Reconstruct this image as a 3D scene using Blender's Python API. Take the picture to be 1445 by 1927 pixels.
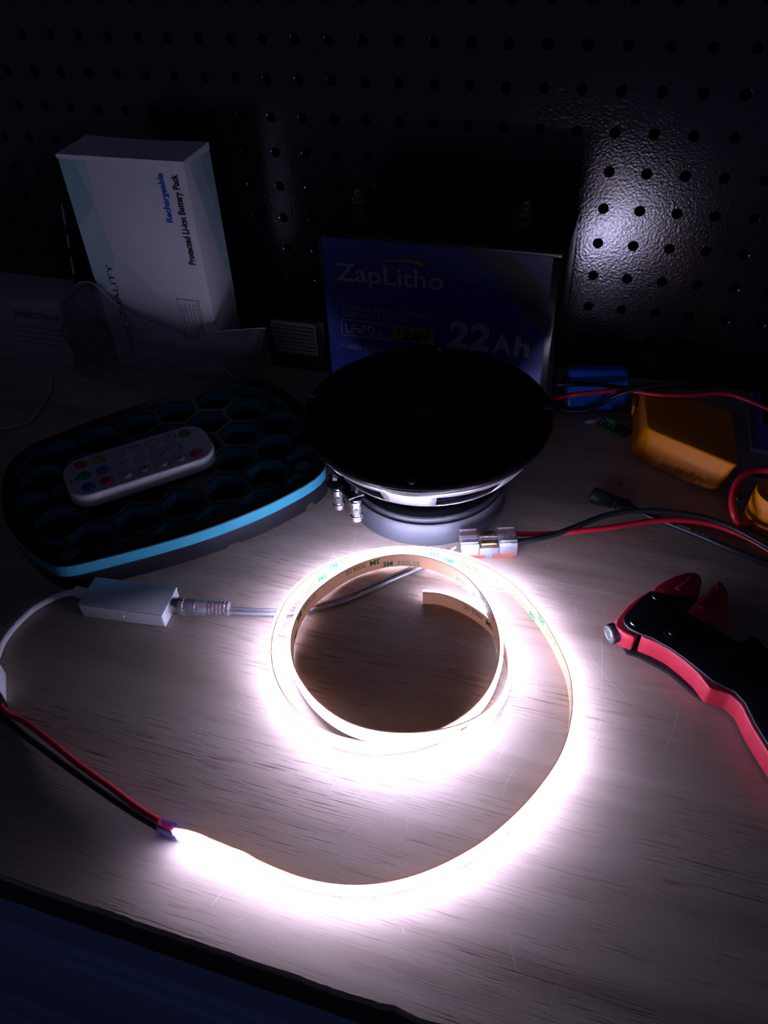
import bpy, bmesh, math, random
from mathutils import Vector, Matrix, noise
from mathutils.geometry import tessellate_polygon

random.seed(7)
scene = bpy.context.scene
COL = scene.collection
for o in list(bpy.data.objects):
    bpy.data.objects.remove(o)

# ------------------------------------------------------------------ camera
cam_data = bpy.data.cameras.new('camera')
cam = bpy.data.objects.new('camera', cam_data)
COL.objects.link(cam)
R_RIGHT = Vector((0.95593202, 0.29150769, -0.03488891))
R_DOWN = Vector((0.16818946, -0.64115279, -0.74875591))
R_FWD = Vector((-0.24063722, 0.7098918, -0.661927))
m = Matrix.Identity(4)
for i in range(3):
    m[i][0] = R_RIGHT[i]
    m[i][1] = -R_DOWN[i]
    m[i][2] = -R_FWD[i]
m[0][3], m[1][3], m[2][3] = 0.01805, -0.57399, 0.33515
cam.matrix_world = m
cam_data.sensor_fit = 'HORIZONTAL'
cam_data.sensor_width = 36.0
cam_data.lens = 1415.93 * 36.0 / 1445.0
cam_data.clip_start = 0.01
cam_data.clip_end = 30
scene.camera = cam

# ------------------------------------------------------------------ dim room light and exposure
world = bpy.data.worlds.new('dim_room')
scene.world = world
world.use_nodes = True
bg = world.node_tree.nodes['Background']
bg.inputs[0].default_value = (0.44, 0.48, 1.0, 1)
bg.inputs[1].default_value = 0.028
LED_STRENGTH = 44.0
LED_COLOR = (0.80, 0.80, 1.26)
vs = scene.view_settings
vs.view_transform = 'Standard'
vs.look = 'None'
vs.exposure = 0.0
vs.gamma = 1.0
vs.use_curve_mapping = False


# ------------------------------------------------------------------ materials
def new_mat(name):
    mt = bpy.data.materials.new(name)
    mt.use_nodes = True
    nt = mt.node_tree
    return mt, nt, nt.nodes['Principled BSDF'], nt.nodes['Material Output']


def simple(name, col, rough=0.5, metal=0.0, spec=0.5, coat=0.0, bump=0.0, bscale=800.0, var=0.06):
    """colour with a little procedural variation and optional fine relief"""
    mt, nt, b, out = new_mat(name)
    N, L = nt.nodes, nt.links
    tc = N.new('ShaderNodeTexCoord')
    nz = N.new('ShaderNodeTexNoise')
    nz.inputs['Scale'].default_value = bscale
    nz.inputs['Detail'].default_value = 3
    L.new(tc.outputs['Object'], nz.inputs['Vector'])
    hs = N.new('ShaderNodeMixRGB')
    hs.blend_type = 'MIX'
    hs.inputs[1].default_value = (*[c * (1 - var) for c in col], 1)
    hs.inputs[2].default_value = (*[min(1, c * (1 + var)) for c in col], 1)
    L.new(nz.outputs['Fac'], hs.inputs[0])
    L.new(hs.outputs[0], b.inputs['Base Color'])
    b.inputs['Roughness'].default_value = rough
    b.inputs['Metallic'].default_value = metal
    b.inputs['Specular IOR Level'].default_value = spec
    b.inputs['Coat Weight'].default_value = coat
    if bump:
        bp = N.new('ShaderNodeBump')
        bp.inputs['Strength'].default_value = bump
        bp.inputs['Distance'].default_value = 0.0006
        L.new(nz.outputs['Fac'], bp.inputs['Height'])
        L.new(bp.outputs[0], b.inputs['Normal'])
    return mt


def clear_plastic(name, tint=(1, 1, 1), diffuse=0.12, gloss=0.35, rough=0.08, dcol=(0.9, 0.9, 0.95)):
    mt, nt, b, out = new_mat(name)
    N, L = nt.nodes, nt.links
    N.remove(b)
    tr = N.new('ShaderNodeBsdfTransparent'); tr.inputs[0].default_value = (*tint, 1)
    df = N.new('ShaderNodeBsdfDiffuse'); df.inputs[0].default_value = (*dcol, 1)
    gl = N.new('ShaderNodeBsdfGlossy'); gl.inputs['Roughness'].default_value = rough
    lw = N.new('ShaderNodeLayerWeight'); lw.inputs[0].default_value = gloss
    m1 = N.new('ShaderNodeMixShader'); m1.inputs[0].default_value = diffuse
    m2 = N.new('ShaderNodeMixShader')
    L.new(tr.outputs[0], m1.inputs[1]); L.new(df.outputs[0], m1.inputs[2])
    L.new(lw.outputs['Fresnel'], m2.inputs[0])
    L.new(m1.outputs[0], m2.inputs[1]); L.new(gl.outputs[0], m2.inputs[2])
    L.new(m2.outputs[0], out.inputs[0])
    return mt


def wood_mat():
    mt, nt, b, out = new_mat('varnished_wood')
    N, L = nt.nodes, nt.links
    tc = N.new('ShaderNodeTexCoord')

    def mapping(sx, sy, rz=0.0):
        mp = N.new('ShaderNodeMapping')
        mp.inputs['Scale'].default_value = (sx, sy, 1)
        mp.inputs['Rotation'].default_value = (0, 0, rz)
        L.new(tc.outputs['Object'], mp.inputs[0])
        return mp

    def nz(mp, scale, detail=4, dist=0.0):
        n = N.new('ShaderNodeTexNoise')
        n.inputs['Scale'].default_value = scale
        n.inputs['Detail'].default_value = detail
        n.inputs['Distortion'].default_value = dist
        L.new(mp.outputs[0], n.inputs['Vector'])
        return n

    def ramp(src, stops):
        r = N.new('ShaderNodeValToRGB')
        e = r.color_ramp.elements
        e[0].position, e[0].color = stops[0]
        e[1].position, e[1].color = stops[-1]
        for p, c in stops[1:-1]:
            k = e.new(p); k.color = c
        L.new(src, r.inputs[0])
        return r
    broad = nz(mapping(3, 26), 1.0, 5, 0.8)
    c1 = ramp(broad.outputs['Fac'], [(0.28, (0.29, 0.205, 0.165, 1)), (0.5, (0.44, 0.335, 0.275, 1)), (0.74, (0.56, 0.445, 0.37, 1))])
    # fine dark pore lines running along the grain
    pore = nz(mapping(42, 1150, 0.04), 1.0, 3, 0.4)
    pr_ = ramp(pore.outputs['Fac'], [(0.54, (0, 0, 0, 1)), (0.68, (1, 1, 1, 1))])
    gate = nz(mapping(5, 20), 1.0, 2)
    gr = ramp(gate.outputs['Fac'], [(0.36, (0, 0, 0, 1)), (0.62, (1, 1, 1, 1))])
    mul = N.new('ShaderNodeMath'); mul.operation = 'MULTIPLY'
    L.new(pr_.outputs[0], mul.inputs[0]); L.new(gr.outputs[0], mul.inputs[1])
    m1 = N.new('ShaderNodeMixRGB'); m1.blend_type = 'MIX'
    m1.inputs[2].default_value = (0.15, 0.07, 0.05, 1)
    sc = N.new('ShaderNodeMath'); sc.operation = 'MULTIPLY'; sc.inputs[1].default_value = 0.8
    L.new(mul.outputs[0], sc.inputs[0])
    L.new(sc.outputs[0], m1.inputs[0]); L.new(c1.outputs[0], m1.inputs[1])
    L.new(m1.outputs[0], b.inputs['Base Color'])
    rn = nz(mapping(18, 60), 1.0, 4)
    rr = N.new('ShaderNodeMapRange')
    rr.inputs['To Min'].default_value = 0.30; rr.inputs['To Max'].default_value = 0.46
    L.new(rn.outputs['Fac'], rr.inputs[0]); L.new(rr.outputs[0], b.inputs['Roughness'])
    bp = N.new('ShaderNodeBump'); bp.inputs['Strength'].default_value = 0.25; bp.inputs['Distance'].default_value = 0.0003
    inv = N.new('ShaderNodeMath'); inv.operation = 'SUBTRACT'; inv.inputs[0].default_value = 1.0
    L.new(mul.outputs[0], inv.inputs[1]); L.new(inv.outputs[0], bp.inputs['Height'])
    L.new(bp.outputs[0], b.inputs['Normal'])
    b.inputs['Specular IOR Level'].default_value = 0.45
    return mt


M = {}
M['wood'] = wood_mat()
M['wood_edge'] = simple('wood_edge', (0.10, 0.055, 0.04), 0.6, bump=0.3, bscale=300, var=0.3)
M['pegboard'] = simple('black_powder_coat', (0.005, 0.006, 0.009), 0.14, spec=1.0, bump=0.28, bscale=520, var=0.2)
M['pegboard'].node_tree.nodes['Principled BSDF'].inputs['IOR'].default_value = 1.6
M['dark_wall'] = simple('dark_wall', (0.01, 0.011, 0.015), 0.9)
M['floor'] = simple('dark_floor', (0.02, 0.022, 0.035), 0.8)
M['cabinet'] = simple('navy_cabinet_paint', (0.42, 0.52, 0.88), 0.45)
M['cabinet_dark'] = simple('cabinet_shadow_gap', (0.01, 0.012, 0.02), 0.7)
M['black_plastic'] = simple('black_plastic', (0.010, 0.011, 0.014), 0.38)
M['black_gloss'] = simple('glossy_black_plastic', (0.008, 0.009, 0.012), 0.22)
M['black_rubber'] = simple('black_rubber', (0.012, 0.013, 0.016), 0.55)
M['black_wire'] = simple('black_wire_jacket', (0.014, 0.015, 0.02), 0.35)
M['red_wire'] = simple('red_wire_jacket', (0.55, 0.012, 0.03), 0.35)
M['magnet'] = simple('grey_magnet_paint', (0.065, 0.068, 0.08), 0.42, bump=0.35, bscale=1500, var=0.15)
M['magnet_top'] = simple('dark_steel_plate', (0.012, 0.013, 0.018), 0.45, bump=0.3, bscale=1500)
M['chrome'] = simple('chrome', (0.75, 0.75, 0.78), 0.14, metal=1.0)
M['satin'] = simple('satin_nickel', (0.70, 0.68, 0.74), 0.34, metal=0.85)
M['steel'] = simple('brushed_steel', (0.55, 0.55, 0.57), 0.3, metal=1.0)
M['brass'] = simple('brass', (0.70, 0.45, 0.22), 0.25, metal=1.0)
M['teal'] = simple('teal_foam', (0.03, 0.30, 0.42), 0.75, bump=0.4, bscale=1600, var=0.12)
M['white_plastic'] = simple('white_plastic', (0.78, 0.77, 0.80), 0.35)
M['white_card'] = simple('white_card', (0.88, 0.86, 0.88), 0.55)
M['orange'] = simple('orange_plastic', (0.92, 0.27, 0.002), 0.5, spec=0.3)
M['purple'] = simple('purple_plastic', (0.24, 0.07, 0.72), 0.35)
M['blue_wrap'] = simple('blue_shrink_wrap', (0.01, 0.13, 0.75), 0.22, bump=0.1, bscale=120)
M['tool_red'] = simple('red_tool_grip', (0.56, 0.03, 0.055), 0.40, bump=0.1, bscale=1500)
M['tool_black'] = simple('black_tool_steel', (0.010, 0.012, 0.018), 0.35)
M['tape'] = simple('kraft_backing_tape', (0.60, 0.36, 0.22), 0.45, bscale=300)
M['tape_print'] = simple('green_print', (0.015, 0.22, 0.07), 0.5)
M['copper'] = simple('copper_pad', (0.85, 0.35, 0.18), 0.35, metal=0.6)
M['sleeve'] = clear_plastic('violet_sleeve', (0.55, 0.45, 1.0), 0.35, 0.4, 0.1, (0.25, 0.18, 0.8))
M['clear'] = clear_plastic('clear_plastic', (0.93, 0.94, 0.97), 0.2, 0.42, 0.07)
M['clear_soft'] = clear_plastic('clear_vinyl', (0.9, 0.9, 0.94), 0.2, 0.35, 0.15)
M['film'] = clear_plastic('clear_film', (0.93, 0.93, 0.95), 0.06, 0.30, 0.16)
M['amber_lever'] = clear_plastic('orange_clear_lever', (1.0, 0.35, 0.22), 0.5, 0.3, 0.1, (0.95, 0.16, 0.09))
M['pcb'] = simple('green_circuit_board', (0.01, 0.05, 0.03), 0.4)
M['green_block'] = simple('green_terminal_plastic', (0.01, 0.20, 0.09), 0.45)
M['label_blue'] = simple('blue_label', (0.024, 0.042, 0.29), 0.4, bscale=20, var=0.1)
M['label_stripe'] = simple('taupe_label_stripe', (0.07, 0.05, 0.085), 0.4)
M['label_purple'] = simple('violet_label_stripe', (0.035, 0.03, 0.16), 0.4)
M['ink_white'] = simple('white_ink', (0.42, 0.40, 0.44), 0.4)
M['ink_yellow'] = simple('yellow_ink', (0.34, 0.23, 0.04), 0.4)
M['ink_black'] = simple('black_ink', (0.015, 0.015, 0.025), 0.5)
M['ink_navy'] = simple('navy_ink', (0.01, 0.015, 0.12), 0.5)
M['ink_blue'] = simple('blue_ink', (0.02, 0.13, 0.60), 0.5)
M['ink_red'] = simple('red_ink', (0.45, 0.06, 0.06), 0.5)
M['ink_grey'] = simple('grey_ink', (0.35, 0.34, 0.37), 0.5)
M['card_teal'] = simple('pale_teal_print', (0.38, 0.60, 0.65), 0.55)
M['card_teal2'] = simple('paler_teal_print', (0.56, 0.70, 0.76), 0.55)
M['card_grey'] = simple('pale_grey_print', (0.76, 0.76, 0.82), 0.55)
M['carton'] = simple('dull_carton', (0.50, 0.44, 0.44), 0.7, bscale=200)
M['dim_label'] = simple('dim_grey_label', (0.22, 0.21, 0.23), 0.6)
M['btn_green'] = simple('green_button', (0.03, 0.30, 0.10), 0.4)
M['btn_red'] = simple('red_button', (0.55, 0.03, 0.06), 0.4)
M['btn_yellow'] = simple('yellow_button', (0.40, 0.42, 0.05), 0.4)
M['btn_blue'] = simple('blue_button', (0.06, 0.20, 0.42), 0.4)
M['btn_navy'] = simple('navy_button', (0.03, 0.05, 0.30), 0.4)
M['remote'] = simple('white_remote_plastic', (0.62, 0.60, 0.64), 0.42)
M['remote_btn'] = simple('pale_remote_button', (0.56, 0.54, 0.60), 0.45)
M['remote_ring'] = simple('grey_button_ring', (0.45, 0.43, 0.48), 0.45)
M['red_crumb'] = simple('red_crumb', (0.5, 0.02, 0.03), 0.6)
M['dust'] = simple('dust', (0.7, 0.68, 0.68), 0.9)
M['silver_strand'] = simple('tinned_strands', (0.80, 0.80, 0.84), 0.35, metal=0.7)

led, nt, b, out = new_mat('led_diffuser_glow')
nt.nodes.remove(b)
em = nt.nodes.new('ShaderNodeEmission')
em.inputs[0].default_value = (*LED_COLOR, 1)
em.inputs[1].default_value = LED_STRENGTH
nt.links.new(em.outputs[0], out.inputs[0])
M['led'] = led
led2 = led.copy(); led2.name = 'led_silicone_glow'
led2.node_tree.nodes['Emission'].inputs[1].default_value = LED_STRENGTH * 0.085
M['silicone'] = led2
tp = M['tape'].node_tree
tb, to = tp.nodes['Principled BSDF'], tp.nodes['Material Output']
ts = tp.nodes.new('ShaderNodeBsdfTranslucent')
ts.inputs[0].default_value = (0.80, 0.58, 0.42, 1)
tm = tp.nodes.new('ShaderNodeMixShader')
tm.inputs[0].default_value = 0.30
tp.links.new(tb.outputs[0], tm.inputs[1]); tp.links.new(ts.outputs[0], tm.inputs[2])
tp.links.new(tm.outputs[0], to.inputs[0])
M['scratch'] = simple('pale_scratch', (0.66, 0.58, 0.54), 0.4)


# ------------------------------------------------------------------ helpers
def link(name, me, mat, parent=None, smooth=None):
    if mat is not None:
        me.materials.append(M[mat] if isinstance(mat, str) else mat)
    o = bpy.data.objects.new(name, me)
    COL.objects.link(o)
    if parent is not None:
        o.parent = parent
    if smooth is not None:
        for p in me.polygons:
            p.use_smooth = True
        me.set_sharp_from_angle(angle=math.radians(smooth))
    return o


def mesh(name, vs_, fs, mat, parent=None, smooth=None, fix=True):
    me = bpy.data.meshes.new(name)
    me.from_pydata([tuple(v) for v in vs_], [], fs)
    if fix:
        bm = bmesh.new(); bm.from_mesh(me)
        bmesh.ops.recalc_face_normals(bm, faces=bm.faces)
        bm.to_mesh(me); bm.free()
    me.update()
    return link(name, me, mat, parent, smooth)


def empty(name, loc=(0, 0, 0), rz=0.0):
    o = bpy.data.objects.new(name, None)
    COL.objects.link(o)
    o.empty_display_size = 0.01
    o.location = loc
    o.rotation_euler = (0, 0, rz)
    return o


def tag(o, label, cat, group=None, kind=None):
    o['label'] = label
    o['category'] = cat
    if group:
        o['group'] = group
    if kind:
        o['kind'] = kind
    return o


def struct(o):
    o['kind'] = 'structure'
    return o


def box(name, c, s, mat, parent=None, bev=0.0, seg=2, rot=None):
    """box by centre and size"""
    bm = bmesh.new()
    bmesh.ops.create_cube(bm, size=1.0)
    for v in bm.verts:
        v.co = Vector((v.co.x * s[0], v.co.y * s[1], v.co.z * s[2]))
    if bev:
        bmesh.ops.bevel(bm, geom=list(bm.edges), offset=bev, segments=seg, affect='EDGES', profile=0.5)
    mtx = Matrix.Translation(c)
    if rot is not None:
        mtx = mtx @ rot
    bm.transform(mtx)
    me = bpy.data.meshes.new(name); bm.to_mesh(me); bm.free()
    return link(name, me, mat, parent, 35 if bev else None)


def prism(name, poly, z0, z1, mat, parent=None, bev=0.0, seg=2, poly_top=None, smooth=35):
    """polygon extruded upward, optionally lofted to another polygon; top and bottom rims rounded"""
    n = len(poly)
    top = poly_top or poly
    bm = bmesh.new()
    a = [bm.verts.new((p[0], p[1], z0)) for p in poly]
    c = [bm.verts.new((p[0], p[1], z1)) for p in top]
    bm.faces.new(a[::-1]); bm.faces.new(c)
    for i in range(n):
        bm.faces.new((a[i], a[(i + 1) % n], c[(i + 1) % n], c[i]))
    bmesh.ops.recalc_face_normals(bm, faces=bm.faces)
    if bev:
        es = [e for e in bm.edges if abs(e.verts[0].co.z - e.verts[1].co.z) < 1e-9]
        bmesh.ops.bevel(bm, geom=es, offset=bev, segments=seg, affect='EDGES', profile=0.5)
    me = bpy.data.meshes.new(name); bm.to_mesh(me); bm.free()
    return link(name, me, mat, parent, smooth)


def slab_holes(name, outer, holes, z0, z1, mat, parent=None):
    """plate with polygonal through holes"""
    loops = [outer] + holes
    tris = tessellate_polygon([[Vector((p[0], p[1], 0)) for p in lp] for lp in loops])
    flat = [p for lp in loops for p in lp]
    n = len(flat)
    V = [(p[0], p[1], z0) for p in flat] + [(p[0], p[1], z1) for p in flat]
    F = []
    for t in tris:
        F.append((t[0] + n, t[1] + n, t[2] + n))
        F.append((t[2], t[1], t[0]))
    k = 0
    for lp in loops:
        q = len(lp)
        for i in range(q):
            a, c = k + i, k + (i + 1) % q
            F.append((a, c, c + n, a + n))
        k += q
    return mesh(name, V, F, mat, parent)


def lathe(name, prof, mat, parent=None, mtx=None, seg=48, smooth=40, closed=False):
    V, F = [], []
    n = len(prof)
    for i in range(seg):
        t = 2 * math.pi * i / seg
        for r, z in prof:
            V.append(Vector((r * math.cos(t), r * math.sin(t), z)))
    for i in range(seg):
        j = (i + 1) % seg
        for k in range(n - 1):
            F.append((i * n + k, j * n + k, j * n + k + 1, i * n + k + 1))
        if closed:
            F.append((i * n + n - 1, j * n + n - 1, j * n, i * n))
    if mtx is not None:
        V = [mtx @ v for v in V]
    o = mesh(name, V, F, mat, parent)
    bm = bmesh.new(); bm.from_mesh(o.data)
    bmesh.ops.remove_doubles(bm, verts=bm.verts, dist=1e-7)
    bmesh.ops.recalc_face_normals(bm, faces=bm.faces)
    bm.to_mesh(o.data); bm.free()
    for p in o.data.polygons:
        p.use_smooth = True
    o.data.set_sharp_from_angle(angle=math.radians(smooth))
    return o


def catmull(P, sub):
    P = [Vector(p) for p in P]
    out_ = []
    for i in range(len(P) - 1):
        p0 = P[i - 1] if i else P[0] * 2 - P[1]
        p1, p2 = P[i], P[i + 1]
        p3 = P[i + 2] if i + 2 < len(P) else P[-1] * 2 - P[-2]
        for k in range(sub):
            t = k / sub
            out_.append(0.5 * ((2 * p1) + (p2 - p0) * t + (2 * p0 - 5 * p1 + 4 * p2 - p3) * t * t + (3 * p1 - p0 - 3 * p2 + p3) * t ** 3))
    out_.append(P[-1])
    return out_


def catmull_closed(P, sub):
    P = [Vector((p[0], p[1], 0)) for p in P]
    n = len(P)
    out_ = []
    for i in range(n):
        p0, p1, p2, p3 = P[i - 1], P[i], P[(i + 1) % n], P[(i + 2) % n]
        for k in range(sub):
            t = k / sub
            v = 0.5 * ((2 * p1) + (p2 - p0) * t + (2 * p0 - 5 * p1 + 4 * p2 - p3) * t * t + (3 * p1 - p0 - 3 * p2 + p3) * t ** 3)
            out_.append((v.x, v.y))
    return out_


def frames(pts):
    fr = []
    n = len(pts)
    up = Vector((0, 0, 1))
    for i in range(n):
        t = (pts[min(i + 1, n - 1)] - pts[max(i - 1, 0)]).normalized()
        s = t.cross(up)
        if s.length < 1e-4:
            s = Vector((1, 0, 0))
        s.normalize()
        fr.append((t, s, s.cross(t).normalized()))
    return fr


def tube(name, pts, r, mat, parent=None, sub=6, seg=10, mm=True):
    """round cable along points given in millimetres; r in millimetres, single or per point"""
    k = 0.001 if mm else 1.0
    P = catmull([Vector(p) * k for p in pts], sub) if sub > 1 else [Vector(p) * k for p in pts]
    n = len(P)
    if isinstance(r, (list, tuple)):
        rr = []
        for i in range(n):
            f = i / (n - 1) * (len(r) - 1)
            a = int(f); c = min(a + 1, len(r) - 1)
            rr.append((r[a] * (1 - (f - a)) + r[c] * (f - a)) * k)
    else:
        rr = [r * k] * n
    V, F = [], []
    for i, (t, s, u) in enumerate(frames(P)):
        for j in range(seg):
            a = 2 * math.pi * j / seg
            V.append(P[i] + (s * math.cos(a) + u * math.sin(a)) * rr[i])
    for i in range(n - 1):
        for j in range(seg):
            F.append((i * seg + j, i * seg + (j + 1) % seg, (i + 1) * seg + (j + 1) % seg, (i + 1) * seg + j))
    F.append(tuple(range(seg))[::-1])
    F.append(tuple((n - 1) * seg + j for j in range(seg)))
    return mesh(name, V, F, mat, parent, smooth=50)


_txt = {}


def text_data(s, bold=0.0, ext=0.0):
    """outline of a printed word: vertices and faces with a cap height of 1, plus its width"""
    key = (s, bold, ext)
    if key in _txt:
        return _txt[key]
    cu = bpy.data.curves.new('word', 'FONT')
    cu.body = s
    cu.size = 1.0
    cu.offset = bold
    cu.resolution_u = 3
    cu.extrude = ext
    ob = bpy.data.objects.new('word', cu)
    COL.objects.link(ob)
    bpy.context.view_layer.update()
    dg = bpy.context.evaluated_depsgraph_get()
    ev = ob.evaluated_get(dg)
    me = ev.to_mesh()
    V = [v.co.copy() for v in me.vertices]
    F = [tuple(p.vertices) for p in me.polygons]
    ev.to_mesh_clear()
    bpy.data.objects.remove(ob)
    x0 = min(v.x for v in V); x1 = max(v.x for v in V)
    V = [Vector((v.x - x0, v.y, v.z)) / 0.73 for v in V]
    _txt[key] = (V, F, (x1 - x0) / 0.73)
    return _txt[key]


def print_text(name, s, origin, xdir, ydir, height, mat, parent, width=None, bold=0.0, lift=0.00006, shear=0.0):
    """flat print on a surface; origin is the baseline start"""
    V, F, w = text_data(s, bold)
    X, Y = Vector(xdir).normalized(), Vector(ydir).normalized()
    Z = X.cross(Y)
    sx = (width / w) if width else height
    O = Vector(origin) + Z * lift
    vs2 = [O + X * (v.x * sx + shear * v.y * height) + Y * (v.y * height) for v in V]
    return mesh(name, vs2, F, mat, parent, fix=False)


def flat_poly(name, pts, mat, parent, thick=0.00012, nrm=(0, -1, 0)):
    """thin printed patch with a real thickness"""
    n = len(pts)
    N_ = Vector(nrm) * thick
    V = [Vector(p) for p in pts] + [Vector(p) + N_ for p in pts]
    F = [tuple(range(n)), tuple(range(n, 2 * n))] + [(i, (i + 1) % n, (i + 1) % n + n, i + n) for i in range(n)]
    return mesh(name, V, F, mat, parent)


def rrect(w, h, r, seg=6):
    pts = []
    for cx, cy, a0 in ((w / 2 - r, h / 2 - r, 0), (-w / 2 + r, h / 2 - r, 90), (-w / 2 + r, -h / 2 + r, 180), (w / 2 - r, -h / 2 + r, 270)):
        for k in range(seg + 1):
            a = math.radians(a0 + 90 * k / seg)
            pts.append((cx + r * math.cos(a), cy + r * math.sin(a)))
    return pts


def round_poly(P, r, seg=4):
    """round the corners of a polygon"""
    n = len(P)
    out_ = []
    for i in range(n):
        a, b_, c = Vector(P[i - 1]), Vector(P[i]), Vector(P[(i + 1) % n])
        u = (a - b_); v = (c - b_)
        d = min(r, u.length * 0.45, v.length * 0.45)
        p, q = b_ + u.normalized() * d, b_ + v.normalized() * d
        for k in range(seg + 1):
            t = k / seg
            w = p * (1 - t) ** 2 + b_ * 2 * t * (1 - t) + q * t * t
            out_.append((w.x, w.y))
    return out_


def mmp(P):
    return [(p[0] * 0.001, p[1] * 0.001) for p in P]


def along(c, d):
    """matrix that puts local +Z along d at c"""
    q = Vector(d).normalized().to_track_quat('Z', 'Y')
    return Matrix.Translation(Vector(c)) @ q.to_matrix().to_4x4()


# ================================================================== the setting
floor = box('floor', (-0.1, -0.9, -0.81), (4.0, 3.0, 0.02), 'floor')
struct(floor)
wall = box('wall_back', (-0.1, 0.045, 0.5), (4.0, 0.05, 2.6), 'dark_wall')
struct(wall)

# pegboard: steel sheet with punched round holes, one inch apart
PITCH, HR, DEP = 0.0254, 0.0034, 0.0022


def build_pegboard():
    V, F = [], []
    S = 16
    i0, i1, j0, j1 = -10, 30, -7, 9
    hp = PITCH / 2
    ring_sq = []
    for k in range(S):
        a = 2 * math.pi * k / S
        c, s = math.cos(a), math.sin(a)
        f = hp / max(abs(c), abs(s))
        ring_sq.append((c * f, s * f))
    for i in range(i0, i1 + 1):
        for j in range(j0, j1 + 1):
            cx, cz = i * PITCH - 0.43, 0.235 - j * PITCH
            b0 = len(V)
            for k in range(S):
                V.append((cx + ring_sq[k][0], 0, cz + ring_sq[k][1]))
            for rr, yy in ((HR + 0.0005, 0.0), (HR + 0.00015, 0.00015), (HR, 0.0005), (HR, DEP)):
                for k in range(S):
                    a = 2 * math.pi * k / S
                    V.append((cx + rr * math.cos(a), yy, cz + rr * math.sin(a)))
            for q in range(4):
                for k in range(S):
                    k2 = (k + 1) % S
                    F.append((b0 + q * S + k, b0 + q * S + k2, b0 + (q + 1) * S + k2, b0 + (q + 1) * S + k))
    me = bpy.data.meshes.new('pegboard_sheet')
    me.from_pydata(V, [], F)
    bm = bmesh.new(); bm.from_mesh(me)
    bmesh.ops.remove_doubles(bm, verts=bm.verts, dist=1e-5)
    bm.to_mesh(me); bm.free()
    # outward side is -Y
    if me.polygons[0].normal.y > 0:
        me.flip_normals()
    root = empty('pegboard', (0, 0, 0))
    tag(root, 'black metal pegboard panel with rows of round holes at the back of the bench', 'pegboard')
    link('perforated_sheet', me, 'pegboard', root, 12)
    x0, x1 = (i0 - 0.5) * PITCH - 0.43, (i1 + 0.5) * PITCH - 0.43
    z1, z0 = 0.235 - (j0 - 0.5) * PITCH, 0.235 - (j1 + 0.5) * PITCH
    box('flange', ((x0 + x1) / 2, 0.010, z1 - 0.001), (x1 - x0, 0.0196, 0.002), 'pegboard', root)
    box('flange', ((x0 + x1) / 2, 0.010, z0 + 0.001), (x1 - x0, 0.0196, 0.002), 'pegboard', root)
    box('flange', (x0 + 0.001, 0.010, (z0 + z1) / 2), (0.002, 0.0196, z1 - z0), 'pegboard', root)
    box('flange', (x1 - 0.001, 0.010, (z0 + z1) / 2), (0.002, 0.0196, z1 - z0), 'pegboard', root)


build_pegboard()

# ------------------------------------------------------------------ bench: wooden top on a navy cabinet
EDGE_Y = -0.4915


def build_bench():
    root = empty('workbench_top', (0, 0, -0.026))
    tag(root, 'worn varnished wooden bench top with scratches, lit by the glowing strip', 'bench top')
    x0, x1, n = -0.85, 0.65, 500
    prof = [(-0.0006, -0.0262), (0.0, -0.0012), (0.0007, -0.0003), (0.0018, 0.0)]
    V, F = [], []
    m_ = len(prof)
    for i in range(n + 1):
        x = x0 + (x1 - x0) * i / n
        j = 0.0007 * (noise.noise((x * 60, 0, 0)) + 0.6 * noise.noise((x * 220, 3, 0)))
        chip = max(0, noise.noise((x * 35, 9, 2)) - 0.45) * 0.004
        for k, (dy, z) in enumerate(prof):
            V.append((x, EDGE_Y + dy + (j + chip) * (1 if k else 0.3), z))
        V.append((x, -0.0015, 0.0))
    w = m_ + 1
    for i in range(n):
        for k in range(m_):
            F.append((i * w + k, (i + 1) * w + k, (i + 1) * w + k + 1, i * w + k + 1))
    o = mesh('tabletop', V, F, 'wood', None, fix=False)
    o.data.flip_normals() if o.data.polygons[m_ - 1].normal.z < 0 else None
    o.data.materials.append(M['wood_edge'])
    for i, p in enumerate(o.data.polygons):
        p.use_smooth = False
        if i % m_ == 0:
            p.material_index = 1
    o.parent = root
    o.location = (0, 0, 0.026)
    und = box('underside_board', ((x0 + x1) / 2, EDGE_Y / 2 + 0.0008, 0.0128), (x1 - x0, -EDGE_Y - 0.006, 0.0256), 'wood_edge', root)
    und.location.z = -0.0006


build_bench()


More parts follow.
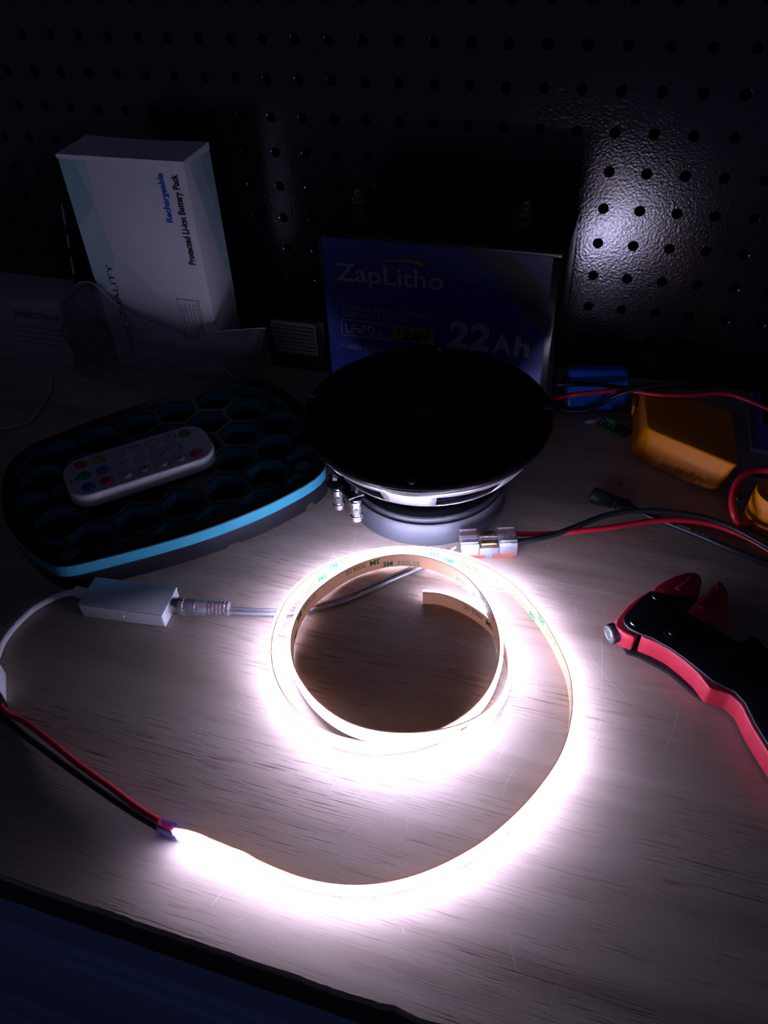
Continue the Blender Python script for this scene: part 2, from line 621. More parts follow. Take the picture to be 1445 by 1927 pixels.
def build_scratches():
    rnd = random.Random(11)
    V, F = [], []
    known = [((-181.3, -285.3), (-179.7, -321.7)), ((-190, -300), (-150, -318))]
    segs = [(Vector(a), Vector(c)) for a, c in known]
    for _ in range(95):
        a = Vector((rnd.uniform(-290, 150), rnd.uniform(-488, -150)))
        ang = rnd.gauss(math.radians(95), 0.45) if rnd.random() < 0.7 else rnd.uniform(0, 3.14)
        ln = rnd.choice((4, 6, 8, 12, 18, 28, 40)) * rnd.uniform(0.6, 1.2)
        segs.append((a, a + Vector((math.cos(ang), math.sin(ang))) * ln))
    for a, c in segs:
        n = max(3, int((c - a).length / 2.5))
        t = (c - a).normalized(); s_ = Vector((-t.y, t.x))
        bow = rnd.uniform(-0.06, 0.06) * (c - a).length
        w = rnd.choice((0.05, 0.07, 0.09, 0.13))
        b0 = len(V)
        for i in range(n + 1):
            u = i / n
            p = a.lerp(c, u) + s_ * bow * math.sin(math.pi * u)
            ww = w * (0.25 + 0.75 * math.sin(math.pi * min(1, max(0.04, u))))
            for q in (-ww, ww):
                r = (p + s_ * q) * 0.001
                if r.y < -0.4895:
                    r.y = -0.4895
                V.append((r.x, r.y, 0.00004))
        for i in range(n):
            F.append((b0 + 2 * i, b0 + 2 * i + 1, b0 + 2 * i + 3, b0 + 2 * i + 2))
    o = mesh('scratches', V, F, 'scratch', None, fix=False)
    if o.data.polygons[0].normal.z < 0:
        o.data.flip_normals()
    r = bpy.data.objects['workbench_top']
    o.parent = r
    o.location = (0, 0, 0.026)
    o['kind'] = 'stuff'


build_scratches()

cabr = empty('bench_cabinet', (-0.1, -0.24, -0.8))
tag(cabr, 'dark navy metal drawer cabinet under the wooden bench top', 'cabinet')


def cab(name, c, s, mat, bev=0.0, parent=cabr):
    o = box(name, (c[0] + 0.1, c[1] + 0.24, c[2] + 0.8), s, mat, cabr if parent is cabr else parent, bev)
    return o


cab('carcass', (-0.1, -0.2335, -0.413), (1.40, 0.455, 0.773), 'cabinet_dark')
for x in (-0.1,):
    for z0, z1 in ((-0.175, -0.032), (-0.427, -0.180), (-0.523, -0.432), (-0.79, -0.528)):
        d = cab('drawer', (x, -0.465, (z0 + z1) / 2), (1.39, 0.01, z1 - z0), 'cabinet', 0.002)
        cab('handle', (x, -0.473, z1 - 0.025), (0.30, 0.007, 0.010), 'cabinet', 0.002, parent=d)

# ================================================================== the glowing strip
STRIP = [(-129.4,-452.8,0.0),(-120.5,-452.5,0.0),(-111.6,-452.7,0.0),(-102.8,-453.3,0.0),(-93.9,-454.4,0.0),(-85.1,-455.6,0.0),(-76.3,-456.5,0.0),(-67.4,-457.0,0.0),(-58.5,-456.6,0.0),(-49.7,-455.3,0.0),(-41.1,-453.1,0.0),(-32.7,-449.9,0.0),(-24.8,-445.8,0.0),(-17.4,-441.0,0.0),(-10.4,-435.5,0.0),(-3.8,-429.5,0.0),(2.4,-423.1,0.0),(8.0,-416.2,0.0),(13.1,-408.9,0.0),(17.8,-401.4,0.0),(22.1,-393.5,0.0),(25.8,-385.5,0.0),(29.2,-377.2,0.0),(31.8,-368.7,0.0),(33.4,-360.0,0.0),(34.1,-351.1,0.0),(34.0,-342.2,0.0),(33.0,-333.4,0.0),(31.1,-324.7,0.0),(28.1,-316.3,0.0),(24.1,-308.3,0.0),(19.8,-300.6,0.0),(15.1,-293.0,0.0),(9.8,-285.9,0.0),(4.0,-279.1,0.0),(-2.1,-272.6,0.1),(-8.8,-266.8,0.2),(-16.3,-262.0,0.5),(-24.3,-258.3,1.0),(-32.9,-255.9,1.9),(-41.6,-254.9,3.1),(-50.4,-255.0,4.2),(-59.3,-255.9,4.7),(-68.1,-256.8,4.5),(-76.9,-257.8,3.6),(-85.6,-259.4,2.4),(-94.0,-262.1,1.3),(-102.0,-266.0,0.7),(-109.3,-271.0,0.3),(-115.7,-277.2,0.3),(-121.1,-284.2,0.6),(-125.3,-292.1,1.1),(-128.2,-300.4,2.0),(-130.0,-309.0,3.1),(-130.6,-317.9,4.2),(-130.3,-326.7,4.7),(-129.4,-335.6,4.5),(-127.8,-344.3,3.6),(-125.0,-352.6,2.2),(-120.8,-360.4,1.1),(-115.5,-367.5,0.4),(-109.2,-373.8,0.1),(-102.2,-379.2,0.0),(-94.5,-383.7,0.0),(-86.3,-387.1,0.0),(-77.6,-389.0,0.0),(-68.7,-389.4,0.0),(-59.9,-388.5,0.0),(-51.3,-386.3,0.1),(-43.0,-383.0,0.2),(-35.2,-378.7,0.3),(-28.0,-373.5,0.7),(-21.5,-367.5,1.2),(-15.8,-360.8,2.1),(-11.2,-353.2,3.3),(-8.0,-345.1,4.7),(-6.3,-336.5,6.6),(-6.1,-328.0,9.0),(-7.6,-319.4,10.8),(-10.4,-311.0,11.5),(-14.0,-302.9,11.1),(-18.1,-295.0,10.2),(-23.0,-287.7,9.0),(-28.4,-280.8,7.7),(-34.4,-274.3,6.2),(-41.0,-268.6,4.6),(-48.8,-264.5,3.6),(-57.5,-262.6,3.8),(-66.3,-262.7,4.5),(-75.2,-263.7,4.3),(-83.8,-265.4,3.1),(-91.9,-268.6,1.7),(-99.3,-273.6,0.9),(-105.4,-280.0,0.7),(-110.3,-287.4,1.1),(-114.1,-295.4,2.0),(-116.9,-303.7,3.2),(-118.9,-312.3,4.2),(-119.9,-321.2,4.6),(-120.0,-330.0,3.7),(-118.8,-338.7,2.2),(-115.8,-347.0,1.2),(-111.4,-354.7,1.4),(-105.9,-361.6,2.2),(-99.6,-367.8,3.3),(-92.8,-373.5,4.5),(-85.5,-378.4,6.0),(-77.8,-382.5,7.5),(-69.7,-385.7,9.1),(-61.1,-387.6,10.6),(-52.3,-388.0,11.7),(-43.5,-386.8,12.2),(-35.1,-384.1,11.8),(-27.3,-380.0,10.6),(-20.3,-374.8,8.8),(-14.1,-368.7,6.8),(-8.9,-361.8,4.9),(-4.6,-354.1,3.3),(-1.4,-345.9,2.0),(0.0,-337.2,1.1),(-0.4,-328.4,0.5),(-2.3,-319.7,0.2),(-5.5,-311.4,0.1),(-10.2,-303.8,0.0),(-16.4,-297.5,0.0),(-23.7,-292.4,0.0),(-31.8,-288.6,0.0),(-40.3,-286.1,0.0),(-49.1,-285.2,0.0),(-57.9,-286.7,0.0)]


def build_strip():
    root = empty('led_strip', (-0.05, -0.33, 0))
    off = Vector((0.05, 0.33, 0))
    tag(root, 'glowing white LED light strip standing on edge in a loose double coil on the bench', 'light strip')
    P = catmull([Vector(p) * 0.001 + off for p in STRIP], 3)
    n = len(P)
    D = [0.0]
    for i in range(1, n):
        D.append(D[-1] + (P[i] - P[i - 1]).length)
    side = []
    for i in range(n):
        t = (P[min(i + 1, n - 1)] - P[max(i - 1, 0)]).normalized()
        s = t.cross(Vector((0, 0, 1))); s.z = 0
        side.append(s.normalized())
    H = 0.010

    def ribbon(name, a, c, zlo, zhi, mat, extra=None, i0=0, i1=None):
        V, F = [], []
        idx = range(i0, n if i1 is None else i1)
        for i in idx:
            zt = zhi + (extra(D[i]) if extra else 0)
            for s_, z in ((a, zlo), (c, zlo), (c, zt), (a, zt)):
                V.append(P[i] + side[i] * s_ + Vector((0, 0, z)))
        q = len(V) // 4
        for i in range(q - 1):
            for k in range(4):
                F.append((i * 4 + k, i * 4 + (k + 1) % 4, (i + 1) * 4 + (k + 1) % 4, (i + 1) * 4 + k))
        F.append((0, 1, 2, 3)); F.append(tuple((q - 1) * 4 + k for k in (3, 2, 1, 0)))
        return mesh(name, V, F, mat, root, smooth=40)

    def peel(d):
        e = 0.0
        for c, w, h in ((0.010, 0.009, 0.0016), (0.036, 0.006, 0.0013)):
            if abs(d - c) < w:
                e = max(e, h * (1 - ((d - c) / w) ** 2))
        return e
    ribbon('backing_tape', -0.00035, 0.0002, 0.0002, H, 'tape', peel)
    ribbon('diffuser', 0.0003, 0.0014, 0.0006, H - 0.0003, 'silicone')
    ribbon('lit_phosphor_line', 0.0014, 0.0019, 0.0060, H - 0.0002, 'led')

    def at(d):
        d = max(0, min(D[-1] - 1e-6, d))
        lo, hi = 0, n - 1
        while hi - lo > 1:
            mid = (lo + hi) // 2
            if D[mid] <= d:
                lo = mid
            else:
                hi = mid
        f = (d - D[lo]) / (D[hi] - D[lo])
        return P[lo].lerp(P[hi], f), side[lo].lerp(side[hi], f).normalized()

    def wrap(s, d0, zb, h, bold, flip):
        Vt, Ft, w = text_data(s, bold)
        V = []
        for v in Vt:
            x, y = v.x * h * 0.92, v.y * h
            if flip:
                x, y = -x, -y
            # seen from inside the coil the path runs right to left
            p, sd = at(d0 + x * -1)
            z = zb + y
            z = max(0.0004, min(H - 0.0002, z))
            V.append(p - sd * 0.00042 + Vector((0, 0, z)))
        mesh('printed_text', V, Ft, 'tape_print', root, fix=False)
    d = 0.05
    k = 0
    while d < D[-1] - 0.03:
        flip = (k % 2 == 1)
        zb = (0.0012, 0.0088, 0.0056, 0.0046)[k % 4]
        if flip:
            wrap('3M', d - 0.009, zb, 0.0042, 0.035, True)
            wrap('300LSE', d, zb, 0.0040, 0.0, True)
        else:
            wrap('3M', d + 0.017 + 0.009, zb, 0.0042, 0.035, False)
            wrap('300LSE', d + 0.017, zb, 0.0040, 0.0, False)
        d += 0.0365
        k += 1
    # copper cut pads along the lit edge
    for dd in (0.828, 0.922, 1.02):
        p, sd = at(dd)
        a = math.atan2(sd.y, sd.x)
        box('copper_pad', p + sd * 0.00185 + Vector((0, 0, H - 0.0016)), (0.0003, 0.004, 0.0018), 'copper', root, rot=Matrix.Rotation(a, 4, 'Z'))
    # soldered wire tail in a violet sleeve
    p, sd = at(0.0)
    box('end_sleeve', p + Vector((-0.0035, 0.0, 0.0052)), (0.0095, 0.0048, 0.0100), 'sleeve', root, 0.0012)
    ox, oy = 50, 330
    red = [(-257, -411.5, 5.5), (-252, -417.2, 4.6), (-244.7, -420.8, 4.2), (-234.5, -422.2, 4.6), (-216, -428, 6), (-191.7, -436.3, 7), (-169.9, -442.5, 7.2), (-152.5, -447.8, 7.2), (-138, -451.2, 7.2), (-131, -452.3, 7.2)]
    blk = [(-259, -413, 2.0), (-253.5, -418.6, 1.8), (-246, -422.6, 1.75), (-231.8, -427.4, 1.8), (-212.4, -433.2, 2.2), (-189.2, -440.0, 2.8), (-167.8, -445.8, 3.0), (-151.0, -449.9, 3.2), (-137.5, -452.6, 3.2), (-131, -453.0, 3.2)]
    tube('red_wire', [(x + ox, y + oy, z) for x, y, z in red], 1.5, 'red_wire', root)
    tube('black_wire', [(x + ox, y + oy, z) for x, y, z in blk], 1.7, 'black_wire', root)
    box('black_plug', Vector((-0.2560 + 0.05, -0.4150 + 0.33, 0.005)), (0.009, 0.0062, 0.0095), 'black_plastic', root, 0.0008, rot=Matrix.Rotation(math.radians(-40), 4, 'Z'))


build_strip()


# ================================================================== speaker
def build_speaker():
    root = empty('speaker_driver', (-0.0808, -0.188, 0))
    tag(root, 'round black loudspeaker driver lying face up on its grey magnet', 'speaker')
    lathe('magnet', [(0, 0), (0.0525, 0), (0.0536, 0.0012), (0.0536, 0.0175), (0.0530, 0.0185), (0, 0.0185)], 'magnet', root, seg=96)
    lathe('top_plate', [(0, 0.0186), (0.0515, 0.0186), (0.0522, 0.0196), (0.0522, 0.0226), (0.0514, 0.0236), (0.030, 0.0238), (0, 0.0238)], 'magnet_top', root, seg=96)
    lathe('basket_neck', [(0.040, 0.0238), (0.043, 0.028), (0.050, 0.036), (0.056, 0.0415), (0.054, 0.042), (0.045, 0.034), (0.038, 0.0245)], 'black_gloss', root, seg=64, closed=True)
    # chrome basket ring with window slots
    segs = 96
    V, F = [], []
    prof = [(0.0585, 0.0405), (0.0640, 0.0435), (0.0680, 0.0490), (0.0725, 0.0570), (0.0755, 0.0625)]
    np_ = len(prof)
    for i in range(segs):
        a = 2 * math.pi * i / segs
        for r, z in prof:
            V.append((r * math.cos(a), r * math.sin(a), z))
    win = set()
    for w0 in range(6):
        c = int(w0 * 16 + 1)
        for q in range(-4, 5):
            win.add((c + q) % segs)
    for i in range(segs):
        for k in range(np_ - 1):
            if i in win and k in (1, 2):
                continue
            j = (i + 1) % segs
            F.append((i * np_ + k, j * np_ + k, j * np_ + k + 1, i * np_ + k + 1))
    ring = mesh('basket_ring', V, F, 'satin', root, smooth=60)
    sol = ring.modifiers.new('thick', 'SOLIDIFY'); sol.thickness = 0.0012; sol.offset = -1
    # dark cone behind the windows
    lathe('cone', [(0.018, 0.046), (0.050, 0.055), (0.068, 0.0655)], 'black_rubber', root, seg=64)
    lathe('flange', [(0.0700, 0.0640), (0.0768, 0.0638), (0.0780, 0.0648), (0.0785, 0.0665), (0.0785, 0.0680), (0.0775, 0.0695), (0.0755, 0.0700), (0.0690, 0.0700), (0.0680, 0.0670)], 'black_gloss', root, seg=128, closed=True)
    lathe('trim_ring', [(0.0745, 0.0630), (0.0758, 0.0624), (0.0766, 0.0632), (0.0760, 0.0640)], 'chrome', root, seg=128, closed=True)
    # perforated grille disc
    lathe('grille_disc', [(0, 0.0692), (0.03, 0.0690), (0.060, 0.0686), (0.0692, 0.0690), (0.0692, 0.0670), (0, 0.0670)], 'grille', root, seg=128)
    lathe('dust_cap', [(0, 0.0722), (0.004, 0.0719), (0.0075, 0.0708), (0.009, 0.0691)], 'black_gloss', root, seg=32)
    # flange screws
    for px, py in ((0.0100, -0.0733), (-0.0746, -0.0050), (0.0725, 0.0180), (-0.010, 0.0735)):
        lathe('screw', [(0, 0.0712), (0.0020, 0.0711), (0.0026, 0.0706), (0.0026, 0.0698), (0, 0.0698)], 'steel', root, mtx=Matrix.Translation((px, py, 0)), seg=20)
    # two chrome binding posts on a black bracket
    for (px, py) in ((-0.0465, -0.0470), (-0.0318, -0.0548)):
        post = lathe('binding_post', [(0, 0.0165), (0.0036, 0.0165), (0.0042, 0.0172), (0.0042, 0.0208), (0.0036, 0.0213), (0.0036, 0.0218), (0.0038, 0.0222), (0.0038, 0.0320), (0.0030, 0.0328), (0.0030, 0.0390), (0, 0.0390)], 'chrome', root, mtx=Matrix.Translation((px, py, 0)), seg=32)
        lathe('post_washer', [(0.0031, 0.0360), (0.0062, 0.0360), (0.0066, 0.0366), (0.0062, 0.0374), (0.0031, 0.0374)], 'black_gloss', root, mtx=Matrix.Translation((px, py, 0)), seg=28, closed=True)
        lathe('post_hole', [(0, 0.0), (0.0012, 0.0), (0.0012, 0.0006), (0, 0.0006)], 'black_plastic', root, mtx=along((px + 0.0014, py - 0.0034, 0.0265), (0.35, -0.94, 0)), seg=16)
        lathe('post_nut', [(0, 0.0395), (0.0028, 0.0395), (0.0028, 0.0425), (0, 0.0425)], 'chrome', root, mtx=Matrix.Translation((px, py, 0)), seg=6)
    br = [(-0.0535, -0.0445), (-0.0330, -0.0625), (-0.0255, -0.0560), (-0.0300, -0.0330), (-0.0420, -0.0300)]
    prism('terminal_bracket', br[::-1], 0.0375, 0.0395, 'black_gloss', root, 0.0004)
    prism('bracket_arm', [(-0.0450, -0.0380), (-0.0360, -0.0450), (-0.0400, -0.0500), (-0.0490, -0.0430)], 0.0393, 0.0580, 'black_gloss', root, 0.0004)
    tube('terminal_lead', [(-30, -50, 41), (-27, -51, 46), (-28, -46, 50), (-31, -42, 51)], 0.8, 'red_wire', root, seg=8)


def grille_mat():
    mt, nt, b, out = new_mat('perforated_black_mesh')
    N, L = nt.nodes, nt.links
    tc = N.new('ShaderNodeTexCoord')
    vo = N.new('ShaderNodeTexVoronoi')
    vo.inputs['Scale'].default_value = 520
    vo.inputs['Randomness'].default_value = 0.0
    L.new(tc.outputs['Object'], vo.inputs['Vector'])
    bp = N.new('ShaderNodeBump'); bp.inputs['Strength'].default_value = 0.4; bp.inputs['Distance'].default_value = 0.0004
    L.new(vo.outputs['Distance'], bp.inputs['Height']); L.new(bp.outputs[0], b.inputs['Normal'])
    b.inputs['Base Color'].default_value = (0.006, 0.007, 0.010, 1)
    b.inputs['Roughness'].default_value = 0.5
    return mt


M['grille'] = grille_mat()
build_speaker()


# ================================================================== large battery
def build_battery():
    K = 1.104  # true size: the case clears the speaker rim in front of it
    x0, x1, y0, y1, h = -0.1790, -0.0124, -0.1082, -0.0320, 0.1442
    root = empty('lithium_battery', ((x0 + x1) / 2, (y0 + y1) / 2, 0))
    tag(root, 'large black box battery with blue printed front label behind the speaker', 'battery')
    ox, oy = -(x0 + x1) / 2, -(y0 + y1) / 2
    W_, D_ = x1 - x0, y1 - y0
    prism('case', rrect(W_, D_, 0.004), 0.0, h - 0.006, 'black_gloss', root, 0.0012)
    prism('lid', rrect(W_ + 0.0006, D_ + 0.0006, 0.004), h - 0.0058, h, 'black_gloss', root, 0.0018, 3)
    Y = y0 + oy - 0.0002

    def L3(p):
        return ((18.05 + K * (p[0] - 18.05)) * 0.001 + ox, Y, (335.15 + K * (p[1] - 335.15)) * 0.001)
    lab = flat_poly('label', [L3(p) for p in ((-157.2, 159.0), (-17.0, 159.0), (-15.6, 42.0), (-158.0, 42.0))], 'label_blue', root, 0.0003)
    Y -= 0.00036
    flat_poly('label_stripe', [L3(p) for p in ((-66.3, 158.6), (-42, 158.6), (-17.2, 137), (-17.0, 111.3))], 'label_stripe', lab)
    flat_poly('label_stripe', [L3(p) for p in ((-41.0, 158.6), (-17.4, 158.6), (-17.2, 138.2))], 'label_purple', lab)
    Y -= 0.0001

    def T(s, x, z, hgt, wid, mat, bold=0.0, shear=0.0):
        print_text('printed_text', s, L3((x, z)), (1, 0, 0), (0, 0, 1), hgt * K * 0.001, mat, lab, wid * K * 0.001, bold, 0.00012, shear)
    # wordmark, an arc over it
    T('ZapLitho', -149, 132.2, 11.8, 69, 'ink_white', 0.012)
    arc = [(-123.5, 146.0), (-116, 147.8), (-108, 148.9), (-100, 149.4), (-95, 149.0), (-92.2, 147.6), (-92.6, 145.2), (-94.6, 145.3), (-95.4, 146.9), (-100, 147.6), (-108, 147.8), (-116, 147.1)]
    flat_poly('arc_mark', [L3(p) for p in arc], 'ink_yellow', lab)
    T('LITHIUM IRON PHOSPHATE', -145.6, 112.2, 3.5, 58.5, 'ink_white')
    T('DEEP CYCLE BATTERY', -146.5, 107.8, 3.5, 46.5, 'ink_white')
    # framed chemistry mark
    fr = [((-148.4, 105.5), (-113.6, 104.9)), ((-148.4, 94.6), (-116.0, 94.0)), ((-148.4, 105.5), (-147.8, 94.0))]
    for (a, c) in fr:
        flat_poly('frame_line', [L3(p) for p in (a, (c[0], a[1]), c, (a[0], c[1]))], 'ink_white', lab)
    T('LiFePO', -145.4, 96.2, 7.0, 20.2, 'ink_white', 0.02)
    T('4', -124.4, 96.0, 4.6, 3.6, 'ink_white')
    flat_poly('voltage_patch', [L3(p) for p in ((-112.6, 105.3), (-84.8, 105.3), (-85.3, 94.2), (-115.6, 94.0))], 'ink_yellow', lab)
    T('12.8V', -109.4, 96.2, 7.0, 21.5, 'ink_navy', 0.03)
    T('22', -77.3, 94.8, 18.2, 27.0, 'ink_white', 0.035, 0.12)
    T('A', -48.3, 94.2, 13.2, 12.5, 'ink_white', 0.03)
    T('h', -34.6, 93.8, 13.6, 9.6, 'ink_white', 0.035, 0.05)
    T('* HIGH QUALITY', -149.5, 84.4, 3.4, 34.0, 'ink_white')
    # brass terminal bolts
    for x, y in ((-0.1675, -0.0516), (-0.0470, -0.0529)):
        r = lathe('terminal_bolt', [(0, 0.0), (0.0066, 0.0), (0.0066, 0.0012), (0.0052, 0.0014), (0.0052, 0.0046), (0.0044, 0.0052), (0.0030, 0.0053), (0.0030, 0.0085), (0.0022, 0.0094), (0, 0.0094)], 'brass', root, mtx=Matrix.Translation((x + ox, y + oy, h + 0.0001)), seg=24)
        lathe('terminal_base', [(0, 0), (0.010, 0), (0.0105, -0.0005), (0.0105, 0.0002), (0, 0.0002)], 'black_plastic', root, mtx=Matrix.Translation((x + ox, y + oy, h)), seg=28)


build_battery()


# ================================================================== white carton standing behind the bag
def build_white_box():
    x0, x1, y0, y1, h = -0.3875, -0.2841, -0.085, -0.0455, 0.1755
    root = empty('battery_pack_box', ((x0 + x1) / 2, (y0 + y1) / 2, 0))
    tag(root, 'tall white cardboard battery pack box with pale teal corners, standing upright', 'box')
    cx, cy = (x0 + x1) / 2, (y0 + y1) / 2
    W_, D_ = x1 - x0, y1 - y0
    box('carton_body', (0, 0, (h - 0.0034) / 2), (W_, D_, h - 0.0034), 'white_card', root, 0.0007)
    # lid flap slightly sagging with its folded front lip
    V = []
    nx = 10
    for i in range(nx + 1):
        u = i / nx
        x = -W_ / 2 - 0.0006 + (W_ + 0.0012) * u
        sag = 0.0010 * math.sin(u * math.pi)
        for y, z in ((-D_ / 2 - 0.0007, h - 0.0030), (-D_ / 2 - 0.0007, h), (D_ / 2, h + 0.0022 - sag), (D_ / 2, h - 0.0032), (-D_ / 2, h - 0.0032)):
            V.append((x, y, z))
    F = []
    for i in range(nx):
        for k in range(5):
            F.append((i * 5 + k, i * 5 + (k + 1) % 5, (i + 1) * 5 + (k + 1) % 5, (i + 1) * 5 + k))
    F += [(0, 1, 2, 3, 4), tuple(nx * 5 + k for k in (4, 3, 2, 1, 0))]
    mesh('lid_flap', V, F, 'white_card', root)
    Y = -D_ / 2

    def P3(p):
        return (p[0] * 0.001 - cx, Y - 0.00005, p[1] * 0.001)
    e = x0 * 1000 + 0.15
    for pts, mt in ((((e, 171.5), (-363, 171.5), (-366, 141), (e, 110)), 'card_teal2'),
                    (((e, 171.4), (-373.5, 171.4), (-367.5, 140), (e, 121)), 'card_teal'),
                    (((e, 109), (-366.4, 139.0), (-362, 100), (-372, 78), (e, 62)), 'card_teal2'),
                    (((-361, 99), (-350, 92), (-330, 70), (-305, 62), (-320, 40), (-371, 60), (-371, 77)), 'card_grey')):
        flat_poly('printed_facet', [P3(p) for p in pts], mt, root, 0.0001 if mt != 'card_teal' else 0.00016)
    up, lf = (0, 0, 1), (-1, 0, 0)
    print_text('printed_text', 'Rechargeable', P3((-302.2, 131.5)), up, lf, 0.0054, 'ink_blue', root, 0.0352, 0.035, 0.0002)
    print_text('printed_text', 'Protected Li-ion Battery Pack', P3((-290.6, 100.0)), up, lf, 0.0058, 'ink_black', root, 0.0665, 0.035, 0.0002)
    print_text('printed_text', 'HIGH QUALITY', P3((-367.5, 10.5)), up, lf, 0.0058, 'ink_black', root, 0.083, 0.0, 0.0003)
    # red printed panel lower right
    for a, c in (((-314.6, 70.3), (-295.0, 69.9)), ((-314.6, 70.3), (-314.2, 30)), ((-295.4, 70.3), (-295.0, 30))):
        flat_poly('panel_line', [P3(p) for p in (a, (c[0], a[1]), c, (a[0], c[1]))], 'ink_red', root, 0.00022)
    for k in range(5):
        print_text('printed_text', 'iiiliililiiliilil', P3((-296.6 - 3.5 * k, 33.0)), up, lf, 0.0015, 'ink_red', root, 0.033, 0.0, 0.0003)
    # right side facets
    X = W_ / 2 + 0.00005
    for pts, mt in ((((-0.012, 0.1719), (D_ / 2 - 0.0001, 0.1719), (D_ / 2 - 0.0001, 0.060), (0.004, 0.110)), 'card_teal2'),
                    (((0.004, 0.1719), (D_ / 2 - 0.0001, 0.1719), (D_ / 2 - 0.0001, 0.118), (0.012, 0.135)), 'card_teal')):
        flat_poly('printed_facet', [(X, p[0], p[1]) for p in pts], mt, root, 0.0001 if mt == 'card_teal2' else 0.00016, (1, 0, 0))


build_white_box()


# ================================================================== hexagon pad
def hull(P):
    P = sorted(P)

    def half(Q):
        h_ = []
        for p in Q:
            while len(h_) > 1 and (h_[-1][0] - h_[-2][0]) * (p[1] - h_[-2][1]) - (h_[-1][1] - h_[-2][1]) * (p[0] - h_[-2][0]) <= 0:
                h_.pop()
            h_.append(p)
        return h_
    a, c = half(P), half(P[::-1])
    return a[:-1] + c[:-1]


def inset(P, d):
    """move each edge of a convex counter-clockwise polygon inwards"""
    lines = []
    n = len(P)
    for i in range(n):
        a, c = Vector(P[i]), Vector(P[(i + 1) % n])
        t = (c - a).normalized()
        nn = Vector((-t.y, t.x))
        lines.append((nn, nn.dot(a) + d))
    return lines


def clip(poly, lines):
    for nn, o in lines:
        out_ = []
        for i in range(len(poly)):
            a, c = Vector(poly[i - 1]), Vector(poly[i])
            da, dc = nn.dot(a) - o, nn.dot(c) - o
            if (da >= 0) != (dc >= 0):
                p = a + (c - a) * (da / (da - dc))
                out_.append((p.x, p.y))
            if dc >= 0:
                out_.append((c.x, c.y))
        poly = out_
        if len(poly) < 3:
            return []
    cl = []
    for p in poly:
        if not cl or (Vector(p) - Vector(cl[-1])).length > 0.0012:
            cl.append(p)
    if len(cl) > 2 and (Vector(cl[0]) - Vector(cl[-1])).length <= 0.0012:
        cl.pop()
    return cl


def area(P):
    return 0.5 * sum(P[i - 1][0] * P[i][1] - P[i][0] * P[i - 1][1] for i in range(len(P)))


